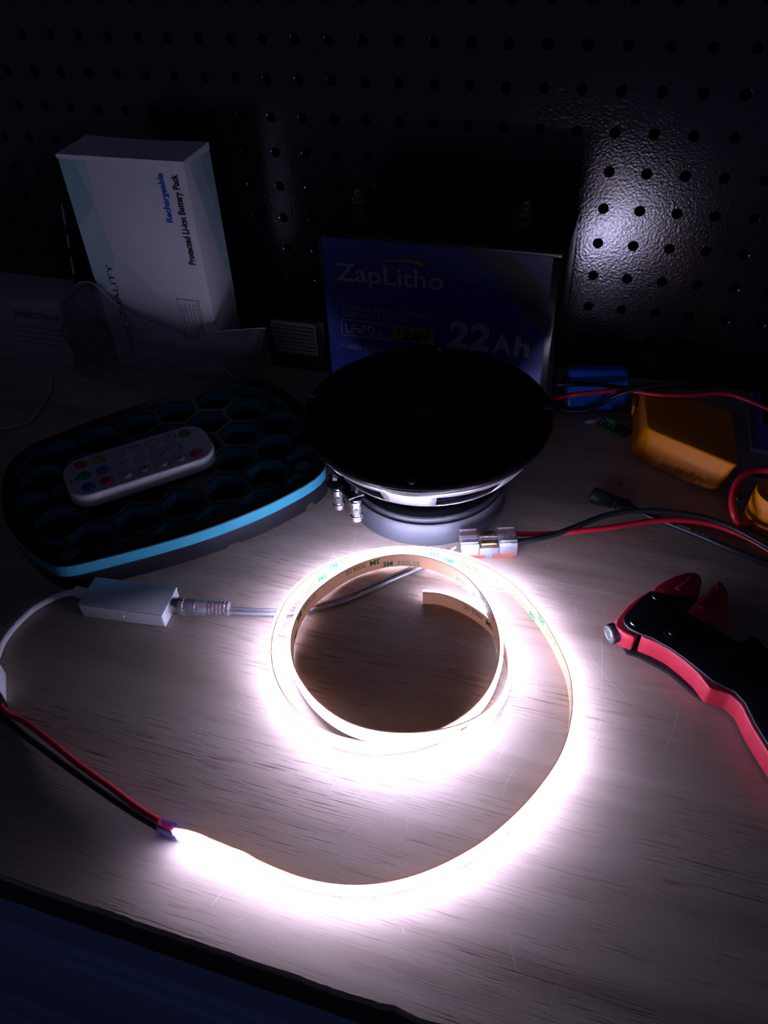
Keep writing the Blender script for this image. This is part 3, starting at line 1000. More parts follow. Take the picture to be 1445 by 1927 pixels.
def build_pad():
    C = Vector((-0.256, -0.222))
    root = empty('hexagon_pad', (C.x, C.y, 0))
    tag(root, 'black egg-shaped pad with hexagon openings and a teal foam layer', 'pad')
    raw = [(-265.7, -332.4), (-245.3, -318.6), (-217.6, -297.4), (-195.2, -277.6), (-174.2, -254.4), (-160.7, -235.6), (-151.8, -219.9), (-148.6, -209.3), (-150.2, -198.3), (-168, -163), (-189.2, -139.0), (-217.0, -118.3), (-242.6, -110.8), (-263.3, -122.9), (-286.9, -141.0), (-312.7, -164.4), (-346.7, -207.1), (-364, -235.8), (-362.4, -260.5), (-347.8, -285.4), (-326.1, -308.5), (-300.5, -323.8), (-279.3, -331.9)]
    raw = [(x * 0.001 - C.x, y * 0.001 - C.y) for x, y in raw]
    outl = hull(catmull_closed(raw, 4))
    # hexagon lattice
    u, v = Vector((0.0089, -0.0290)), Vector((0.0293, -0.0072))
    base = Vector((-0.2221, -0.1819)) - C
    lines = inset(outl, 0.0085)
    dirs = [math.atan2(w.y, w.x) for w in (u, v, v - u)]
    ang0 = math.atan2(u.y, u.x) + math.radians(30)
    holes, small = [], []
    ringc = Vector((-0.2440, -0.2300)) - C
    for i in range(-6, 10):
        for j in range(-8, 8):
            c = base + u * i + v * j
            if (c - ringc).length < 0.0135:
                continue
            R_ = 0.0156
            hx = [(c.x + R_ * math.cos(ang0 + k * math.pi / 3), c.y + R_ * math.sin(ang0 + k * math.pi / 3)) for k in range(6)]
            cp = clip(hx, lines)
            if len(cp) > 2 and abs(area(cp)) > 4.0e-5:
                holes.append(round_poly(cp, 0.0012, 2))
    circ = [(ringc.x + 0.0125 * math.cos(2 * math.pi * k / 32), ringc.y + 0.0125 * math.sin(2 * math.pi * k / 32)) for k in range(32)]
    # drop cells that would run into the centre ring
    keep = []
    for h_ in holes:
        if min((Vector(p) - ringc).length for p in h_) > 0.0145:
            keep.append(h_)
        else:
            q = []
            for p in h_:
                w = Vector(p) - ringc
                if w.length < 0.0155:
                    w = w.normalized() * 0.0155
                q.append((ringc.x + w.x, ringc.y + w.y))
            if abs(area(q)) > 8e-5:
                keep.append(q)
    holes = keep
    bl = slab_holes('base_layer', outl, holes + [circ], 0.0, 0.0126, 'pad_gloss', root)
    cutters = []
    for (x, y, tx, ty) in ((-202.0, -290.3, 0.66, 0.75), (-186.3, -272.1, 0.66, 0.75), (-153.8, -222.8, 0.5, 0.86)):
        n_ = Vector((ty, -tx))
        p = Vector((x * 0.001 - C.x, y * 0.001 - C.y))
        mt = along((p.x - n_.x * 0.0045, p.y - n_.y * 0.0045, 0.0), (n_.x, n_.y, 0))
        c_ = lathe('cut', [(0, 0), (0.0042, 0), (0.0042, 0.012), (0, 0.012)], 'pad_gloss', root, mtx=mt, seg=20)
        md = bl.modifiers.new('cut', 'BOOLEAN'); md.operation = 'DIFFERENCE'; md.object = c_; md.solver = 'EXACT'
        cutters.append(c_)
    bpy.context.view_layer.update()
    nm = bpy.data.meshes.new_from_object(bl.evaluated_get(bpy.context.evaluated_depsgraph_get()))
    bl.modifiers.clear()
    bl.data = nm
    for c_ in cutters:
        bpy.data.objects.remove(c_)
    slab_holes('teal_foam_layer', outl, holes + [circ], 0.01262, 0.0206, 'teal', root)
    slab_holes('top_sheet', outl, holes + [circ], 0.02062, 0.0217, 'black_plastic', root)
    for (x, y) in ((-268.5, -321.9), (-355.3, -240.8), (-249.4, -121.7), (-162.9, -206.8)):
        lathe('corner_plug', [(0, 0.0222), (0.0050, 0.0222), (0.0054, 0.0219), (0.0054, 0.0215), (0, 0.0215)], 'pad_plug', root, mtx=Matrix.Translation((x * 0.001 - C.x, y * 0.001 - C.y, 0)), seg=24)


M['pad_gloss'] = simple('scuffed_black_plastic', (0.014, 0.014, 0.02), 0.17, spec=0.8, bump=0.05, bscale=60)
pg = M['pad_gloss'].node_tree
tcx = pg.nodes.new('ShaderNodeTexCoord')
wv = pg.nodes.new('ShaderNodeTexWave')
wv.wave_type = 'BANDS'; wv.bands_direction = 'Z'
wv.inputs['Scale'].default_value = 1250
bpz = pg.nodes.new('ShaderNodeBump')
bpz.inputs['Strength'].default_value = 0.55
bpz.inputs['Distance'].default_value = 0.00003
pg.links.new(tcx.outputs['Object'], wv.inputs['Vector'])
pg.links.new(wv.outputs['Fac'], bpz.inputs['Height'])
pg.links.new(bpz.outputs[0], pg.nodes['Principled BSDF'].inputs['Normal'])
M['pad_plug'] = simple('dull_teal_plug', (0.05, 0.10, 0.14), 0.5)
build_pad()


# ================================================================== remote control on the pad
def build_remote():
    root = empty('remote_control', (-0.2678, -0.2388, 0.02175), math.radians(44.8))
    tag(root, 'small white remote control with coloured round buttons lying on the hexagon pad', 'remote')
    W_, H_ = 0.098, 0.045
    prism('shell', rrect(W_, H_, 0.0145, 8), 0.0, 0.0102, 'remote', root, 0.0016, 4)
    cols = (-36.5, -24.5, -12, 0, 12, 24, 35.5)
    rows = (13.4, 0.0, -13.6)
    colours = {(0, 0): 'btn_red', (0, 1): 'btn_green', (0, 2): 'btn_navy', (1, 0): 'btn_yellow', (1, 1): 'btn_blue', (1, 2): 'btn_red', (6, 0): 'btn_green', (6, 2): 'btn_red'}
    for i, x in enumerate(cols):
        for j, y in enumerate(rows):
            if i == 6 and j == 1:
                continue
            mt = colours.get((i, j), 'remote_btn')
            r = 0.0046 if mt != 'remote_btn' else (0.0034 if i == 3 else 0.0043)
            T_ = Matrix.Translation((x * 0.001, y * 0.001, 0.0102))
            b_ = lathe('button', [(0, 0.0009), (r - 0.0006, 0.0008), (r, 0.0003), (r, -0.0004), (0, -0.0004)], mt, root, mtx=T_, seg=24)
            if mt == 'remote_btn':
                lathe('button_ring', [(r + 0.0003, 0.0), (r + 0.0003, 0.0004), (r + 0.0010, 0.0004), (r + 0.0010, 0.0)], 'remote_ring', root, mtx=T_, seg=24, closed=True)
                s = {2: ('1', '2', '3'), 3: ('S', '*', 'O'), 4: ('+', 'o', '-'), 5: ('M', 'C', 'D')}[i][j]
                print_text('button_mark', s, (x * 0.001 + 0.0011, y * 0.001 - 0.0009, 0.0102 + 0.0009), (0, 1, 0), (-1, 0, 0), 0.0022, 'ink_black', b_, None, 0.02, 0.0001)
    print_text('printed_text', 'RF', (-0.0440, -0.0030, 0.0102), (0, 1, 0), (-1, 0, 0), 0.0020, 'ink_black', root, None, 0.02, 0.0001)
    print_text('printed_text', 'LED', (-0.0411, -0.0034, 0.0102), (0, 1, 0), (-1, 0, 0), 0.0018, 'ink_black', root, None, 0.02, 0.0001)


build_remote()


# ================================================================== white inline controller, its plugs and leads
def build_controller():
    ang = math.radians(6.2)
    root = empty('inline_controller', (-0.2244, -0.3352, 0), ang)
    tag(root, 'small white rectangular LED controller box with a white lead, in front of the pad', 'controller')
    prism('housing', rrect(0.0525, 0.0224, 0.0010, 3), 0.0, 0.0090, 'white_plastic', root, 0.0005)
    prism('cover', rrect(0.0530, 0.0229, 0.0010, 3), 0.0090, 0.0104, 'white_plastic', root, 0.0004)
    box('side_latch', (0.0, -0.01125, 0.0050), (0.0030, 0.0006, 0.0020), 'white_plastic', root, 0.0002)
    # metal socket with a red ring on the right end
    mt = along((0.0260, 0.0015, 0.0052), (1, 0.12, 0))
    lathe('socket', [(0, 0), (0.0048, 0), (0.0048, 0.0040), (0.0040, 0.0040), (0, 0.0040)], 'steel', root, mtx=mt, seg=28)
    lathe('socket_ring', [(0.0040, 0.0041), (0.0050, 0.0041), (0.0050, 0.0052), (0.0040, 0.0052)], 'red_wire', root, mtx=mt, seg=28, closed=True)
    # white lead with ribbed relief on the left end
    mt = along((-0.0260, 0.0015, 0.0048), (-1, 0.12, 0))
    prof = [(0, 0), (0.0036, 0)]
    z = 0.0
    for k in range(5):
        prof += [(0.0036, z + 0.0012), (0.0030, z + 0.0014), (0.0030, z + 0.0019), (0.0035, z + 0.0021)]
        z += 0.0021
    prof += [(0.0026, z + 0.0006), (0, z + 0.0006)]
    lathe('strain_relief', prof, 'white_plastic', root, mtx=mt, seg=20)
    ca, sa = math.cos(-ang), math.sin(-ang)

    def loc(p):
        x, y = p[0] + 224.4, p[1] + 335.2
        return (x * ca - y * sa, x * sa + y * ca, p[2])
    pts = [(-259, -337.0, 4.6), (-266, -338.6, 4.2), (-274, -344.5, 3), (-280, -354.6, 2.6), (-282, -367.6, 2.6), (-281.0, -379.3, 3), (-277, -389, 4), (-272.5, -397, 4.5)]
    tube('white_lead', [loc(p) for p in pts], 2.1, 'white_plastic', root)
    # white housing at the far end of the lead
    d = Vector((0.62, -0.78, 0)).normalized()
    c = Vector(loc((-266.2, -406.2, 0))) * 0.001
    a = math.atan2(-0.78, 0.62) - ang
    pts2 = [(-0.0125, -0.0025), (-0.0070, -0.0055), (0.0125, -0.0055), (0.0125, 0.0055), (-0.0070, 0.0055), (-0.0125, 0.0025)]
    pp = [(c.x + x * math.cos(a) - y * math.sin(a), c.y + x * math.sin(a) + y * math.cos(a)) for x, y in pts2]
    prism('white_plug', pp, 0.0, 0.0095, 'white_plastic', root, 0.0008)
    prism('plug_rib', [(c.x + x * math.cos(a) - y * math.sin(a), c.y + x * math.sin(a) + y * math.cos(a)) for x, y in ((-0.004, 0.0015), (0.009, 0.0015), (0.009, 0.0045), (-0.004, 0.0045))], 0.0094, 0.0102, 'white_plastic', root, 0.0003)


build_controller()


def build_clear_lead():
    root = empty('clear_power_lead', (-0.19, -0.33, 0))
    tag(root, 'clear twin lead with red and silver strands and a clear plug, passing under the coil', 'cable')
    off = Vector((0.19, 0.33, 0))
    a = Vector((-0.1935, -0.3313, 0.0055)); dirv = Vector((0.97, 0.235, -0.01)).normalized()
    mt = along(a + off, dirv)
    prof = [(0, 0), (0.0056, 0), (0.0056, 0.0030), (0.0050, 0.0034), (0.0050, 0.0150), (0.0044, 0.0165)]
    z = 0.0165
    for k in range(6):
        prof += [(0.0036, z + 0.0003), (0.0036, z + 0.0009), (0.0043, z + 0.0012), (0.0043, z + 0.0020)]
        z += 0.0022
    prof += [(0.0030, z), (0, z)]
    lathe('clear_plug', prof, 'clear_soft', root, mtx=mt, seg=32)
    lathe('plug_core', [(0, 0.0005), (0.0026, 0.0005), (0.0026, 0.0100), (0, 0.0100)], 'steel', root, mtx=mt, seg=20)
    for k in range(5):
        lathe('thread_ring', [(0.0031, 0.0040 + k * 0.0013), (0.0036, 0.0044 + k * 0.0013), (0.0031, 0.0048 + k * 0.0013)], 'steel', root, mtx=mt, seg=20, closed=True)
    path = [(-165, -324.4, 3.2), (-150.2, -320.7, 2.3), (-133.6, -316.1, 2.0), (-118.2, -308.6, 2.0), (-105.0, -299.0, 2.0), (-92.5, -286.8, 2.0), (-80.0, -273.0, 2.0), (-66.8, -259.7, 2.0), (-56.7, -249.3, 2.2), (-51.5, -243.5, 4)]
    W_ = [Vector(p) + Vector((190, 330, 0)) for p in path]
    full = catmull(W_, 8)
    fr = frames(full)

    def offs(w, dz):
        return [full[i] + Vector((fr[i][1].x, fr[i][1].y, 0)).normalized() * w + Vector((0, 0, dz)) for i in range(len(full))]
    # the lead dips beneath the strip where it crosses: it stays close to the bench
    tube('lead_jacket', offs(-1.15, 0), 1.45, 'clear_soft', root, sub=1, seg=10)
    tube('lead_jacket', offs(1.15, 0), 1.45, 'clear_soft', root, sub=1, seg=10)
    tube('red_strand', offs(-1.15, 0), 0.75, 'red_wire', root, sub=1, seg=8)
    tube('silver_strand', offs(1.15, 0), 0.85, 'silver_strand', root, sub=1, seg=8)
    st = (a + off) * 1000
    tube('red_strand', [st + dirv * 5 + Vector((0, 1.1, 0)), st + dirv * 18 + Vector((0, 1.1, -0.4)), offs(-1.15, 0)[0]], 0.8, 'red_wire', root, seg=8)
    box('bare_end', Vector((-0.0535, -0.2455, 0.0042)) + off, (0.0055, 0.0036, 0.0030), 'clear', root, 0.0006, rot=Matrix.Rotation(math.radians(48), 4, 'Z'))
    tube('bare_end', [(-51.5 + 190, -243.5 + 330, 4.5), (-48.5 + 190, -241 + 330, 6)], 0.7, 'silver_strand', root, seg=8)


build_clear_lead()


# ================================================================== clear lever connector with its red and black wires
def build_connector():
    ang = math.radians(19)
    root = empty('lever_connector', (-0.0300, -0.2330, 0), ang)
    tag(root, 'clear plastic wire splice connector with orange levers and brass contacts, beside the magnet', 'connector')
    # stepped clear body
    for x0, x1 in ((-0.0175, -0.0062), (0.0062, 0.0175)):
        box('clear_end_block', ((x0 + x1) / 2, 0, 0.0079), (x1 - x0, 0.0155, 0.0098), 'clear', root, 0.0008)
    box('clear_bridge', (0, 0, 0.0060), (0.0122, 0.0150, 0.0060), 'clear', root, 0.0004)
    for y in (-0.0036, 0.0036):
        box('brass_contact', (0, y, 0.0102), (0.0098, 0.0044, 0.0024), 'brass', root, 0.0003)
        for s in (-1, 1):
            tube('wire_port', [(s * 6.5, y * 1000, 8.8), (s * 17.2, y * 1000, 8.8)], 2.1, 'clear', root, sub=1, seg=14)
    box('clear_rib', (0, 0, 0.0112), (0.0110, 0.0012, 0.0030), 'clear', root, 0.0002)
    for s in (-1, 1):
        for y in (-0.0058, 0.0058):
            box('clear_rib', (s * 0.0120, y, 0.0133), (0.0100, 0.0011, 0.0012), 'clear', root, 0.0002)
    for y in (-0.0040, 0.0040):
        for s in (-1, 1):
            P_ = [(s * 0.0028, 0.0006), (s * 0.0150, 0.0006), (s * 0.0172, 0.0022), (s * 0.0170, 0.0030), (s * 0.0028, 0.0030)]
            V = [(x, y - 0.0034, z) for x, z in P_] + [(x, y + 0.0034, z) for x, z in P_]
            n = 5
            F = [tuple(range(n)), tuple(range(n, 2 * n))] + [(i, (i + 1) % n, (i + 1) % n + n, i + n) for i in range(n)]
            mesh('orange_lever', V, F, 'amber_lever', root)
    box('grey_hinge', (0, 0, 0.0020), (0.0050, 0.0140, 0.0034), 'clear', root, 0.0003)
    # wires leaving to the right
    c, s_ = math.cos(-ang), math.sin(-ang)

    def loc(p):
        x, y = p[0] + 30.0, p[1] + 233.0
        return (x * c - y * s_, x * s_ + y * c, p[2])
    red = [(-21.5, -225.5, 8.8), (-12.7, -222.4, 8.6), (4.9, -216.5, 7.5), (22.1, -208.0, 6.5), (42.8, -198.4, 6), (65.2, -186.0, 5.5), (84.7, -179.5, 5.2), (104.0, -178.6, 5), (122.7, -184.6, 4.5), (136.0, -193.2, 4), (150, -204, 4)]
    blk = [(-19.0, -232.3, 8.8), (-11.9, -229.5, 8.6), (5.1, -219.6, 8), (21.7, -205.2, 8), (38.7, -190.4, 8.5), (58.2, -181.5, 9), (78.0, -178.2, 9.5), (97.7, -178.2, 9.5), (116.7, -184.0, 9), (136.2, -196.0, 8.5), (152, -207, 8)]
    tube('red_wire', [loc(p) for p in red], 1.75, 'red_wire', root)
    tube('black_wire', [loc(p) for p in blk], 1.85, 'black_wire', root)


build_connector()


# ================================================================== black barrel plug with cable
def build_barrel():
    root = empty('barrel_plug_cable', (0.045, -0.170, 0))
    tag(root, 'black barrel plug on a black cable lying in front of the orange box', 'cable')
    off = Vector((-45, 170, 0))
    a = Vector((0.0268, -0.1685, 0.0056)) + off * 0.001
    d = Vector((0.988, -0.150, -0.06))
    prof = [(0, 0), (0.0022, 0.0), (0.0026, 0.0006), (0.0042, 0.0006), (0.0052, 0.0010), (0.0056, 0.0020), (0.0056, 0.0080), (0.0050, 0.0092), (0.0050, 0.0140), (0.0044, 0.0152)]
    z = 0.0152
    for k in range(4):
        prof += [(0.0038, z + 0.0004), (0.0038, z + 0.0012), (0.0045 - 0.0001 * k, z + 0.0015), (0.0045 - 0.0001 * k, z + 0.0026)]
        z += 0.0028
    prof += [(0.0024, z + 0.0004), (0, z + 0.0004)]
    lathe('barrel_plug', prof, 'black_rubber', root, mtx=along(a, d), seg=32)
    pts = [(52.5, -172.4, 4.0), (60, -174.6, 2.8), (68.2, -177.6, 2.4), (91.2, -185.4, 2.3), (113.1, -194.6, 2.3), (135.4, -203.3, 2.3), (160, -214, 2.3)]
    tube('black_cable', [Vector(p) + off for p in pts], 2.2, 'black_wire', root)
    # printed marking on the jacket
    P_ = catmull([Vector(p) + off for p in pts], 6)
    fr = frames(P_)
    Vt, Ft, w = text_data('E300381  24 AWG', 0.0)
    V = []
    for v in Vt:
        i = min(len(P_) - 2, 16 + int(v.x * 1.6 / 3.4))
        f = (v.x * 1.6 / 3.4) % 1
        p = P_[i].lerp(P_[i + 1], f)
        ang = -0.5 + v.y * 0.7
        nn = fr[i][1] * math.sin(-ang) + fr[i][2] * math.cos(ang)
        V.append((p + nn * 2.24) * 0.001)
    mesh('printed_text', V, Ft, 'ink_grey', root, fix=False)


build_barrel()


# ================================================================== orange box
def build_orange():
    root = empty('orange_box', (0.082, -0.085, 0))
    tag(root, 'orange plastic box with vent slots along its front, right of the speaker', 'plastic box')
    cx, cy = -82, 85
    base = [(48.5, -50), (50.5, -103), (60, -117.5), (104, -138.5), (109.5, -136), (113, -74)]
    top = [(51.5, -46), (57.5, -104.5), (59.5, -107.6), (114.5, -135.5), (117, -133), (115, -72)]
    bp = round_poly([((x + cx) * 0.001, (y + cy) * 0.001) for x, y in base], 0.004, 4)
    tp = round_poly([((x + cx) * 0.001, (y + cy) * 0.001) for x, y in top], 0.003, 4)
    prism('shell', bp, 0.0, 0.0225, 'orange', root, 0.0012, 3, poly_top=tp)
    # vent ribs on the front face, slanting with it
    def face(u, f):
        lo = Vector((60, -117.5)).lerp(Vector((104, -138.5)), u)
        hi = Vector((59.5, -107.6)).lerp(Vector((114.5, -135.5)), u)
        p = lo.lerp(hi, f)
        return Vector(((p.x + cx) * 0.001, (p.y + cy) * 0.001, 0.0225 * f))
    t = (face(1, 0) - face(0, 0)).normalized()
    nn = t.cross(face(0.5, 1) - face(0.5, 0)).normalized()
    if nn.y > 0:
        nn = -nn
    for k in range(8):
        u0 = 0.10 + 0.100 * k
        V = []
        for u, f in ((u0, 0.03), (u0 + 0.075, 0.36)):
            q = face(u, f)
            for sx in (-0.0009, 0.0009):
                V += [q + t * sx - nn * 0.001, q + t * sx * 0.5 + nn * 0.0009]
        F = [(0, 1, 3, 2), (4, 5, 7, 6), (0, 1, 5, 4), (2, 3, 7, 6), (0, 2, 6, 4), (1, 3, 7, 5)]
        mesh('vent_rib', V, F, 'orange', root)
    box('side_clip', ((48.0 + cx) * 0.001, (-62 + cy) * 0.001, 0.011), (0.0022, 0.014, 0.008), 'orange', root, 0.0008)


build_orange()


def build_orange_cup():
    root = empty('orange_connector', (0.1405, -0.1600, 0))
    tag(root, 'rounded orange plug housing with a red wire loop at the right picture edge', 'connector')
    lathe('housing', [(0, 0), (0.0158, 0), (0.0166, 0.0010), (0.0160, 0.0120), (0.0152, 0.0235), (0.0146, 0.0245), (0.0, 0.0245)], 'orange', root, seg=48)
    off = Vector((140.5 * -1, 160, 0))
    lp = [(127, -170, 4), (119.5, -178.8, 9), (114.6, -178.5, 15), (112.2, -170.5, 20), (113.6, -160, 24), (118.5, -151.8, 27.5), (126, -146.5, 29), (136, -145.5, 29), (150, -150, 27)]
    tube('red_wire_loop', [Vector(p) + off for p in lp], 2.3, 'red_wire', root)
    bl = [(121, -150, 5), (117, -146, 10), (118.5, -140.5, 15), (126, -138.5, 17), (138, -140, 17), (152, -144, 17)]
    tube('black_wire_loop', [Vector(p) + off for p in bl], 2.3, 'black_wire', root)


build_orange_cup()


def build_purple():
    root = empty('purple_case', (0.158, -0.060, 0))
    tag(root, 'purple plastic case with a hexagonal opening at the right picture edge', 'plastic case')
    w, d, h = 0.050, 0.048, 0.0215
    prism('foot_flange', rrect(w + 0.003, d + 0.004, 0.003), 0.0, 0.0022, 'white_plastic', root, 0.0005)
    # front wall with the hexagon cut through it
    hx = [(-0.0115 + 0.0062 * math.cos(k * math.pi / 3), 0.0122 + 0.0062 * math.sin(k * math.pi / 3)) for k in range(6)]
    hx2 = [(0.0080 + p[0] + 0.0075, p[1]) for p in hx]
    o = slab_holes('front_wall', [(-w / 2, 0.0022), (w / 2, 0.0022), (w / 2, h), (-w / 2, h)], [hx, hx2], 0.0, 0.003, 'purple', root)
    o.rotation_euler = (math.radians(90), 0, 0)
    o.location = (0, -d / 2 + 0.003, 0)
    box('back_block', (0, 0.004, (h + 0.0022) / 2 + 0.0), (w - 0.006, d - 0.014, h - 0.0062), 'black_plastic', root)
    box('side_wall', (-w / 2 + 0.0015, 0.0016, (h + 0.0022) / 2), (0.003, d - 0.0032, h - 0.0022), 'purple', root, 0.0004)
    box('side_wall', (w / 2 - 0.0015, 0.0016, (h + 0.0022) / 2), (0.003, d - 0.0032, h - 0.0022), 'purple', root, 0.0004)
    box('top_cover', (0, 0.0015, h - 0.0010), (w - 0.0061, d - 0.0031, 0.0020), 'black_plastic', root)


build_purple()


# ================================================================== blue battery pack with its three wires
def build_blue():
    ang = math.radians(12)
    root = empty('blue_cell_pack', (0.0178, -0.0440, 0), ang)
    tag(root, 'blue shrink-wrapped battery pack with red and black wires by the pegboard', 'battery pack')
    n = 40
    V, F = [], []
    L_ = 0.0465
    # three cells bundled in a triangle: sloping front
    prof = [(y, z - 0.013) for y, z in round_poly([(-0.0185, 0.0), (0.0185, 0.0), (0.0085, 0.0285), (-0.0055, 0.0285)], 0.0075, 6)]
    H_ = 0.026
    m_ = len(prof)
    ends = [(-L_ / 2, 0.86), (-L_ / 2 + 0.0012, 0.96), (-L_ / 2 + 0.003, 1.0)] + [(-L_ / 2 + 0.003 + (L_ - 0.006) * k / 12, 1.0) for k in range(1, 13)] + [(L_ / 2 - 0.0012, 0.96), (L_ / 2, 0.86)]
    for i, (x, s) in enumerate(ends):
        for k, (y, z) in enumerate(prof):
            # wrap wrinkles at the left end
            val = 0.0
            wr = 0.0009 * noise.noise((x * 260, y * 160, z * 160)) * max(0, 1 - (x + L_ / 2) / 0.016)
            V.append((x, y * s, max(0.0, (z * s + val + wr) + H_ / 2)))
    for i in range(len(ends) - 1):
        for k in range(m_):
            F.append((i * m_ + k, i * m_ + (k + 1) % m_, (i + 1) * m_ + (k + 1) % m_, (i + 1) * m_ + k))
    F.append(tuple(range(m_))); F.append(tuple((len(ends) - 1) * m_ + k for k in range(m_)))
    mesh('wrapped_cells', V, F, 'blue_wrap', root, smooth=50)
    c, s_ = math.cos(-ang), math.sin(-ang)

    def loc(p):
        x, y = p[0] - 17.8, p[1] + 44.0
        return (x * c - y * s_, x * s_ + y * c, p[2])
    bw = [(-17, -55, 12), (-15, -61, 19), (-10, -64, 22.5), (2.0, -61.6, 23.0), (21.4, -56.8, 22.5), (33.4, -59.0, 23.5), (44.7, -60.0, 25.4), (63.2, -54.7, 26.0), (85.8, -48.4, 24), (108, -34, 21), (128, -18, 14)]
    rw = [(-17, -62, 8), (-9.7, -66.7, 12.0), (-3.1, -72.0, 18.0), (5, -74, 22.0), (22.5, -68.0, 23.4), (41.2, -62.8, 24.0), (63.7, -65.5, 25.4), (86.0, -61.5, 25.6), (100.9, -56.5, 26.4), (115.8, -56.5, 27.0), (138.6, -67.6, 26.0), (152, -78, 26)]
    b2 = [(-16, -57, 10), (-11, -62.5, 4.5), (-6, -66, 2.6), (2, -67.5, 2.6), (14, -66.5, 4.5), (24, -67.5, 12), (31, -69.5, 20.5), (44.6, -68.5, 28.5), (55.4, -63.5, 30.5), (70.4, -56.5, 30.2), (90, -43, 26), (112, -26, 16)]
    tube('black_wire', [loc(p) for p in bw], 1.7, 'black_wire', root)
    tube('red_wire', [loc(p) for p in rw], 1.75, 'red_wire', root)
    tube('black_wire', [loc(p) for p in b2], 1.8, 'black_wire', root)


build_blue()


def build_pcb():
    ang = math.radians(-31)
    root = empty('circuit_board', (0.0375, -0.0790, 0), ang)
    tag(root, 'small green circuit board with a terminal block tucked beside the orange box', 'circuit board')
    box('board', (0, 0, 0.0009), (0.0250, 0.0110, 0.0016), 'pcb', root, 0.0002)
    box('terminal_block', (-0.0035, 0.0005, 0.0052), (0.0085, 0.0078, 0.0070), 'green_block', root, 0.0004)
    for x in (-0.0058, -0.0013):
        box('terminal_slot', (x, -0.0034, 0.0040), (0.0022, 0.0006, 0.0026), 'black_plastic', root)
    for k in range(3):
        lathe('solder_blob', [(0, 0.0014), (0.0006, 0.0012), (0.0011, 0.0006), (0.0012, 0)], 'chrome', root, mtx=Matrix.Translation((-0.0108, -0.0032 + k * 0.0032, 0.0017)), seg=12)


build_pcb()


def build_strand_bits():
    root = empty('bare_wire_end', (0.020, -0.0745, 0))
    tag(root, 'short twisted bare wire end shining in front of the blue pack', 'wire')
    tube('strands', [(-5, -3.5, 1.2), (-1, -1.2, 1.6), (2, 0.4, 1.5), (6, 3.0, 2.2)], [0.7, 1.1, 0.8, 0.6], 'silver_strand', root, seg=8)
    tube('strands', [(-3, -3.0, 0.8), (1, -1.6, 0.8), (3, -1.0, 0.8)], 0.55, 'silver_strand', root, seg=8)


build_strand_bits()


